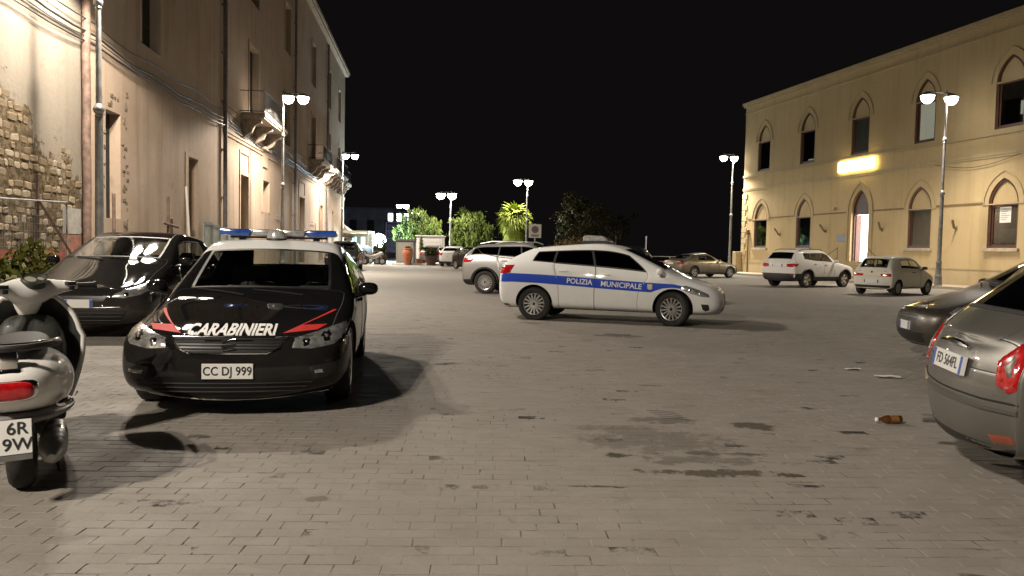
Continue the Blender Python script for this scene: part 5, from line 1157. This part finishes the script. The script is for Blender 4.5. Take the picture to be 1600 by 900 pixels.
# ------------------------------------------------------------------ plants
def leafmat(name, a, b_, tr=.25):
    m, N, L, p = nodes(name); tc = N.new('ShaderNodeTexCoord'); f, _ = noise(N, L, tc.outputs['Object'], 1.6, 4, .6, .3, .7); f2, _ = noise(N, L, tc.outputs['Object'], 14, 2, .6, .3, .7)
    c = mixc(N, L, f, a, b_); c = mixc(N, L, mth(N, L, 'MULTIPLY', f2, .4), c, tuple(min(1, q*1.9) for q in b_)); L.new(c, p.inputs['Base Color']); p.inputs['Roughness'].default_value = .6; p.inputs['Specular IOR Level'].default_value = .12; p.inputs['Subsurface Weight'].default_value = 0
    return m
def crown(name, m, blobs, n, size, parent, droop=.0, seed=1, aspect=2.2, clump=.0, strands=0):
    r = random.Random(seed); b = MB(); tot = sum(q[3]*q[4]*q[5] for q in blobs)
    def leaf(p, dr):
        s_ = size*r.uniform(.6, 1.4); d = Vector((r.gauss(0, 1), r.gauss(0, 1), r.gauss(0, 1))).normalized(); d = (d*(1-dr)+Vector((0, 0, -1))*dr).normalized(); q = Matrix.Rotation(r.uniform(0, 6.3), 3, d) @ d.orthogonal().normalized()
        e_ = d*s_*aspect/2; g = q*s_*.5; b.add([p-e_, p+g*.9-e_*.2, p+e_, p-g*.9-e_*.2], [(0, 1, 2, 3)])
    for cx, cy, cz, rx, ry, rz in blobs:
        k = int(n*rx*ry*rz/tot); per = 42 if clump else 1
        for _ in range(max(1, k//per)):
            while 1:
                p = Vector((r.uniform(-1, 1), r.uniform(-1, 1), r.uniform(-1, 1)))
                if .3 < p.length < 1: break
            p = p*(p.length**-.3)*r.uniform(.75, 1.18); p = Vector((cx+p.x*rx, cy+p.y*ry, cz+p.z*rz))
            if not clump: leaf(p, droop); continue
            if r.random() < strands:
                l = r.uniform(.5, 1.5)
                for t in range(per): leaf(p+Vector((r.gauss(0, .09), r.gauss(0, .09), -l*t/per)), droop)
            else:
                cs = clump*r.uniform(.6, 1.4)
                for t in range(per): leaf(p+Vector((r.gauss(0, cs), r.gauss(0, cs), r.gauss(0, cs*.7))), droop*.5)
    return b.build(name, m, parent, fix=False)
def tree(name, label, loc, h, blobs, m, n, size, droop, trunk_r, seed, aspect=2.4, limbs=5, tm=None):
    e = empty(name, loc); tag(e, label, 'tree'); r = random.Random(seed); b = MB()
    pts = [(0, 0, 0), (.06*h*r.uniform(-1, 1)*.3, 0, h*.25), (.05*r.uniform(-1, 1), .05, h*.5)]; b.tube(pts, [trunk_r*1.25, trunk_r*.9, trunk_r*.7], 10)
    for i in range(limbs):
        t = blobs[i % len(blobs)]; end = Vector((t[0]+r.uniform(-.4, .4)*t[3], t[1]+r.uniform(-.4, .4)*t[4], t[2]+r.uniform(-.1, .5)*t[5])); mid = Vector(pts[2]).lerp(end, .5)+Vector((0, 0, .25))
        b.tube([pts[2], mid, end], [trunk_r*.55, trunk_r*.35, trunk_r*.12], 7)
    b.build('trunk', tm or M_BARK, e, True); crown('crown', m, blobs, n, size, e, droop, seed, aspect, .24, .65 if droop > .5 else .1); return e
M_BARK = mat('bark', (.10, .075, .05), .9, var=.4, scale=10, bump=.5)
LF1 = leafmat('pepper_leaf', (.032, .052, .012), (.07, .095, .02)); LF2 = leafmat('dark_leaf', (.014, .017, .005), (.034, .034, .010)); LF3 = leafmat('palm_leaf', (.11, .15, .022), (.19, .23, .04)); LF4 = leafmat('shrub_leaf', (.06, .075, .018), (.13, .13, .03)); LFB = leafmat('dry_leaf', (.07, .04, .015), (.12, .075, .025))
tree('pepper_tree', 'drooping green tree behind the white kiosk, left of the two beyond the planters', (-9.6, 79, 0), 5.6, [(0, 0, 4.0, 1.9, 1.6, 1.6), (-1.2, .2, 3.3, 1.3, 1.2, 1.5), (1.4, 0, 3.3, 1.3, 1.2, 1.5), (.2, -.3, 2.8, 1.6, 1.0, 1.2)], LF1, 5600, .10, .75, .16, 11, 4)
tree('pepper_tree', 'drooping green tree with lit twigs by the far white SUV, right of the two', (-4.6, 79.5, 0), 6, [(.2, 0, 4.2, 1.7, 1.5, 1.5), (1.2, .2, 3.4, 1.2, 1.2, 1.5), (-1.2, 0, 3.6, 1.0, 1.0, 1.4), (.2, -.2, 2.7, 1.5, 1.0, 1.1)], LF1, 5000, .10, .75, .19, 12, 4)
tree('leafy_tree', 'dark tree with faint lit leaves behind the roof light of the white patrol car', (6.3, 72, 0), 6.9, [(-.8, 0, 5.0, 1.1, 1.3, 1.7), (.9, .1, 4.6, 1.3, 1.3, 1.6), (-1.6, .2, 3.4, 1.0, 1.2, 1.7), (1.8, 0, 3.0, 1.1, 1.2, 1.5), (.2, -.2, 2.4, 2.0, 1.2, 1.4)], LF2, 6000, .13, .3, .2, 13, 2)
tree('leafy_tree', 'bare dark tree standing between the leafy dark tree and the railing', (10.2, 76, 0), 6, [(0, 0, 4.2, 1.6, 1.2, 1.7), (1.0, 0, 3.2, 1.0, 1.0, 1.0)], LF2, 700, .14, .3, .12, 14, 2)
crown_o = crown('dry_hedge', LFB, [(0, 0, 1.2, 2.2, .8, 1.3), (2.5, .3, 1.0, 1.4, .7, 1.0)], 3000, .13, None, .3, 15, 2); crown_o.location = (5.5, 69.5, 0); tag(crown_o, 'brownish dry hedge at the foot of the dark leafy tree', 'hedge')
def hedge(loc, blobs, n, lab, m, seed): o = crown('shrub', m, blobs, n, .075, None, .1, seed, 2); o.location = loc; tag(o, lab, 'shrub', 'weedy shrubs by the old wall'); return o
hedge((-7.5, 10.7, 0), [(0, 0, .5, .55, .5, .55), (.3, -.2, .35, .5, .4, .4), (-.3, .3, .75, .4, .4, .45)], 2600, 'weedy green shrub beside the black hatchback, behind the scooter', LF4, 21)
hedge((-8.6, 13.2, 0), [(0, 0, .5, .5, .5, .6), (.2, .3, .9, .35, .35, .45)], 1800, 'yellowish shrub at the foot of the rubble wall', LF4, 22)
# palm: each frond a fan leaf
pm_ = empty('palm_tree', (.1, 76.5, 0)); tag(pm_, 'bright green fan palm lit from above beside the parking sign', 'palm tree')
b = MB(); b.tube([(0, 0, 0), (.05, 0, 1.8), (0, 0, 4.0)], [.26, .22, .24], 12); b.build('trunk', M_BARK, pm_, True)
def fan(q):
    r = random.Random(q); b = MB(); b.tube([(0, 0, 0), (.3, 0, .02), (.6, 0, -.06)], [.022, .016, .012], 5); n = 17
    for i in range(n):
        a = -2.1+4.2*i/(n-1); l = (.8-.2*abs(a)/2.1)*r.uniform(.9, 1.1); d = Vector((cos(a), sin(a), 0)); s_ = Vector((-sin(a), cos(a), 0)); c0 = Vector((.6, 0, -.06)); k = .075
        m1 = c0+d*l*.5+Vector((0, 0, .03)); t = c0+d*l+Vector((0, 0, -.38-.12*r.random()))
        b.add([c0, m1+s_*k, t, m1-s_*k], [(0, 1, 2, 3)])
    return b.mesh('frond', LF3)
FANS = [fan(i) for i in range(5)]; r_ = random.Random(5)
for k in range(96):
    o = link(bpy.data.objects.new('frond', FANS[k % 5]), pm_); el = 1.35-2.3*(k/95)**.85; o.location = (0, 0, 4.4-1.5*max(0, -el)*.8); o.rotation_euler = (r_.uniform(-.3, .3), -el, k*2.399+r_.uniform(-.2, .2)); s_ = r_.uniform(1.1, 1.5); o.scale = (s_, s_, s_)
# ------------------------------------------------------------------ far end of the square
isl = empty('planter_island', (-9.9, 62.9, 0)); tag(isl, 'low white kerb strip under the planters', 'kerb', kind='structure')
for k in range(6):
    b = MB(); b.box(k*1.15+.01, k*1.15+1.14, 0, .35, 0, .14, bev=.02); b.build('kerb_stone', mat('white_kerb', (.6, .58, .53), .8, var=.2), isl)
TC = mat('terracotta', (.34, .12, .055), .8, var=.2, scale=6); DT = mat('dark_tub', (.06, .035, .028), .8, var=.2); SOIL = mat('soil', (.04, .03, .02), .95)
def pot(loc, prof, m, lab, plant=None, pmat=None, n=700):
    e = empty('plant_pot', loc); tag(e, lab, 'planter', 'planters at the far end of the square'); b = MB(); b.lathe(prof, 18); b.build('pot', m, e, True); b = MB(); b.lathe([(prof[-1][0]*.92, prof[-1][1]+.003), (.002, prof[-1][1]+.004)], 16); b.build('soil', SOIL, e)
    if plant: crown('plant', pmat, plant, n, .09, e, .1, 31, 2.4)
J1 = [(.24, 0), (.30, .3), (.42, .8), (.44, 1.1), (.36, 1.25), (.40, 1.32), (.38, 1.36)]
pot((-8.55, 62.6, 0), J1, TC, 'tall terracotta jar standing on the kerb strip', [(0, 0, 1.4, .2, .2, .12)], LF2, 60)
pot((-7.55, 63.5, .0), [(.30, 0), (.44, .45), (.48, .5)], TC, 'low terracotta bowl with a thin sapling', [(0, 0, 1.5, .16, .16, .9)], LF1, 260)
pot((-6.65, 62.6, 0), [(.36, 0), (.48, .75), (.52, .8)], DT, 'dark brown tub with a round green bush', [(0, 0, 1.05, .5, .45, .36)], LF2, 900)
pot((-10.9, 63.2, 0), [(.5, 0), (.6, .7), (.62, .75)], DT, 'dark tub with pointed dark green conifers beside the motorbikes', [(-.3, 0, 1.25, .22, .22, .75), (.25, .1, 1.35, .22, .22, .85), (0, -.1, 1.0, .5, .3, .4)], LF2, 1300)
b = MB(); b.box(-1.1, 1.1, -1.2, 1.2, .35, 2.4, bev=.03); ki = empty('white_kiosk', (-7.15, 67.0, 0)); tag(ki, 'white box kiosk behind the planters', 'kiosk'); b.build('box', mat('kiosk_white', (.70, .69, .66), .6, var=.08), ki)
b = MB(); b.box(-.95, .95, -1.225, -1.203, .5, 2.2); b.build('shutter', mat('shutter_white', (.62, .61, .58), .5), ki)
for k in range(6): b = MB(); b.box(-.93, .93, -1.24, -1.227, .55+k*.27, .575+k*.27); b.build('shutter_rib', mat('shutter_rib', (.5, .49, .47), .6), ki)
b = MB(); b.box(-1.2, 1.2, -1.35, 1.25, 2.403, 2.5, bev=.02); b.build('roof', WHT, ki)
b = MB(); b.box(-1.15, -1.05, -1.25, -1.15, 0, .35); b.box(1.05, 1.15, -1.25, -1.15, 0, .35); b.build('foot', STEEL, ki)
bc = empty('grey_booth', (-9.3, 67.2, 0)); tag(bc, 'dull grey booth left of the white kiosk', 'booth'); b = MB(); b.box(-.75, .75, -1, 1, .0, 2.0, bev=.02); b.build('box', mat('booth_grey', (.17, .165, .14), .8, var=.2), bc); b = MB(); b.box(-.85, .85, -1.1, 1.1, 2.003, 2.15); b.build('roof', mat('booth_roof', (.07, .075, .07), .8), bc); b = MB(); b.box(-.55, .55, -1.03, -1.004, .2, 1.8); b.build('door', mat('booth_door', (.21, .20, .17), .8), bc)
gz_ = empty('gazebo', (-15.2, 75, 0)); tag(gz_, 'pale roofed gazebo beside the dazzling white lamp', 'gazebo')
b = MB(); b.box(-1.4, 1.4, -1.4, 1.4, 2.75, 2.95, bev=.02); b.build('roof', mat('gazebo_roof', (.55, .49, .36), .8), gz_)
for x in (-1.25, 1.25):
    for y in (-1.25, 1.25): b = MB(); b.box(x-.06, x+.06, y-.06, y+.06, 0, 2.75); b.build('post', M_OLDT, gz_)
b = MB(); b.box(-1.2, 1.2, 1.2, 1.25, .1, 2.7); b.build('back_panel', mat('gazebo_panel', (.30, .27, .2), .8), gz_)
for x in (-.5, .35): b = MB(); b.box(x-.2, x+.2, 1.17, 1.198, 1.2, 2.4); b.build('lit_window', mat('cold_lit_window', (.5, .7, .8), .5, emit=1.2, ecol=(.55, .8, 1)), gz_)
tp = empty('tent', (-17.6, 78, 0)); tag(tp, 'brown peaked tent at the palazzo corner', 'tent'); b = MB(); b.add([(-2, -2, 2.3), (2, -2, 2.3), (2, 2, 2.3), (-2, 2, 2.3), (0, 0, 4.3), (-.15, -.15, 3.9), (.15, -.15, 3.9), (.15, .15, 3.9), (-.15, .15, 3.9)], [(0, 1, 6, 5), (1, 2, 7, 6), (2, 3, 8, 7), (3, 0, 5, 8), (5, 6, 4), (6, 7, 4), (7, 8, 4), (8, 5, 4)]); b.build('canopy', mat('tent_canvas', (.20, .14, .10), .9), tp)
for x in (-1.95, 1.95):
    for y in (-1.95, 1.95): b = MB(); b.tube([(x, y, 0), (x, y, 2.32)], .04, 6); b.build('pole', STEEL, tp)
fl_ = empty('flood_lamp', (-13.6, 78, 0)); tag(fl_, 'dazzling cold white lamp at the far end of the square', 'lamp')
b = MB(); b.tube([(0, 0, 0), (0, 0, 1.9)], .04, 8); b.build('stand', STEEL, fl_)
b = MB(); b.lathe([(.02, 1.4), (.55, 1.6), (.75, 2.1), (.55, 2.6), (.02, 2.8)], 20); b.build('glare_globe', mat('cold_lamp_glass', (.8, .95, 1), .3, emit=90, ecol=(.72, .93, 1)), fl_, True)  # glowing globe oversized: the lamp's glare is put into its shape
l = bpy.data.lights.new('flood_light', 'POINT'); l.energy = 4000; l.color = (.6, .85, 1); l.shadow_soft_size = .4; lo_ = link(bpy.data.objects.new('flood_light', l), fl_); lo_.location = (0, -1.3, 2.15)
lb = empty('lit_panels', (-15.0, 100, 0)); tag(lb, 'row of three cold white lit panels on a metal frame far away', 'sign')
for x in (-.95, .15, 1.05): b = MB(); b.box(x-.28, x+.28, -.05, .05, 4.9, 5.85, bev=.03); b.build('lit_panel', mat('panel_lit', (.9, .88, 1), .5, emit=9, ecol=(.90, .86, 1)), lb)
b = MB()
for z in (4.7, 3.6, 2.6): b.box(-1.6, 1.5, -.06, .06, z-.05, z+.05)
for x in (-1.5, 0, 1.4): b.box(x-.05, x+.05, -.05, .05, 0, 4.7)
b.build('frame', mat('frame_lilac', (.25, .23, .35), .5, .3), lb); b = MB(); b.box(-1.4, 1.3, .10, .14, .8, 4.5); b.build('back_board', mat('board_blue', (.07, .07, .13), .6, var=.5, scale=2), lb)
fb = empty('far_building', (-23.5, 118, 0)); tag(fb, 'low dark bluish building closing the far left end of the square', 'building')
b = MB(); b.box(-9, 6.5, 0, 8, 0, 7.2); b.build('wall', mat('far_wall', (.13, .13, .17), .9, var=.3, scale=.6), fb); b = MB(); b.box(-9.3, 6.8, -.3, 8.2, 7.203, 7.5); b.build('parapet', mat('far_parapet', (.10, .10, .13), .9), fb)
for k in range(5): b = MB(); b.box(-7+k*2.7, -5.9+k*2.7, -.06, 0, 3.8, 5.6); b.build('window', M_DARKIN, fb)
b = MB(); b.box(-8, 5.5, -1.2, -.02, 2.9, 3.1); b.build('awning', mat('awning_blue', (.10, .12, .2), .8), fb)
# motorbikes
def moto(loc, rz, lab, m):
    e = empty('motorbike', loc, rz); tag(e, lab, 'motorbike', 'motorbikes parked at the far end of the old palazzo'); two_wheel(e, -.7, .29, .14, ALUD); two_wheel(e, .7, .29, .12, ALUD, .2)
    loft('body', m, [(-.85, 0, .80, .06, .05), (-.5, 0, .72, .14, .14), (0, 0, .58, .15, .22), (.35, 0, .75, .16, .2), (.62, 0, .92, .12, .14), (.75, 0, .95, .05, .06)], e, 14); loft('seat', BLK, [(-.75, 0, .88, .08, .04), (-.3, 0, .85, .15, .06), (.12, 0, .83, .10, .05)], e, 12)
    b = MB(); b.tube([(.42, .36, 1.08), (.5, 0, 1.05), (.42, -.36, 1.08)], .018, 6); b.tube([(.7, .08, .3), (.5, .06, 1.0)], .025, 6); b.tube([(.7, -.08, .3), (.5, -.06, 1.0)], .025, 6); b.build('handlebar', ALUD, e, True)
    b = MB(); b.add([(.72, -.18, .98), (.72, .18, .98), (.55, .15, 1.32), (.55, -.15, 1.32)], [(0, 1, 2, 3)]); b.build('windscreen', WIN, e); loft('tail_box', BLK, [(-1.0, 0, .98, .1, .1), (-.85, 0, .98, .18, .14), (-.6, 0, .98, .16, .13)], e, 12)
    b = MB(); b.lathe([(.09, 0), (.06, .06), (.01, .07)], 12, 0, Matrix.Translation((.74, 0, .86)) @ Matrix.Rotation(pi/2, 4, 'Y')); b.build('head_lamp', LENS, e, True)
moto((-12.2, 60.5, 0), -.5, 'dark motorbike parked nearest the black SUV behind the patrol car', P_NIGHT); moto((-11.6, 62.2, 0), -.35, 'dark motorbike, middle one of the parked row', P_BLACK2); moto((-11.0, 61.0, 0), -.25, 'pale motorbike at the right end of the parked row', P_SILVER); moto((-12.6, 64.5, 0), -.2, 'motorbike under the blue cover at the back of the row', P_BLACK2)
o = loft('blue_cover', mat('cover_blue', (.20, .30, .42), .7), [(-.9, 0, .9, .2, .3), (-.5, 0, .95, .4, .42), (.2, 0, 1.0, .45, .5), (.8, 0, .95, .3, .4), (1.0, 0, .9, .1, .2)], None, 14); o.location = (-12.7, 64.5, .15); o.rotation_euler = (0, 0, -.2); tag(o, 'light blue cover thrown over the rear motorbike', 'cover')
# parking sign
sg_ = empty('parking_sign', (1.14, 40, 0)); tag(sg_, 'square white parking sign on a thin pole beside the palm', 'sign')
b = MB(); b.tube([(0, .03, 0), (0, .03, 2.75)], .028, 8); b.build('pole', STEEL, sg_, True)
b = MB(); b.box(-.32, .32, -.01, .01, 2.02, 2.72, bev=.004); q = b.build('board', mat('sign_board', (.42, .41, .37), .6), sg_)
b = MB(); b.lathe([(.19, 0), (.13, .002)], 24, 0, Matrix.Translation((0, -.012, 2.45)) @ Matrix.Rotation(pi/2, 4, 'X'), False); b.build('ring', mat('sign_red', (.16, .04, .035), .6), q); b = MB(); b.lathe([(.125, 0), (.002, .001)], 20, 0, Matrix.Translation((0, -.013, 2.45)) @ Matrix.Rotation(pi/2, 4, 'X'), False); b.build('disc', mat('sign_disc', (.06, .07, .12), .6), q)
b = MB(); b.box(-.2, .2, -.014, -.0115, 2.08, 2.2); b.build('small_print', mat('sign_print', (.15, .15, .15), .6), q)
# railing at the terrace edge
rl = empty('terrace_railing', (4.2, 64.5, 0)); tag(rl, 'thin grey railing along the dark terrace edge behind the bronze saloon', 'railing')
for k in range(9):
    b = MB(); b.tube([(k*1.5, 0, 0), (k*1.5, 0, 1.1)], .03, 6); b.build('post', POLE, rl)
for z in (.35, .7, 1.1): b = MB(); b.tube([(0, 0, z), (12, 0, z)], .022, 6); b.build('rail', POLE, rl)
b = MB(); b.tube([(0, 0, 0), (0, 0, 2.65)], .05, 8); b.lathe([(.06, 2.6), (.05, 2.7), (.01, 2.72)], 8); o = b.build('bare_pole', POLE, None, True, loc=(10.64, 61.5, 0)); tag(o, 'short bare pole left of the bronze saloon', 'post')
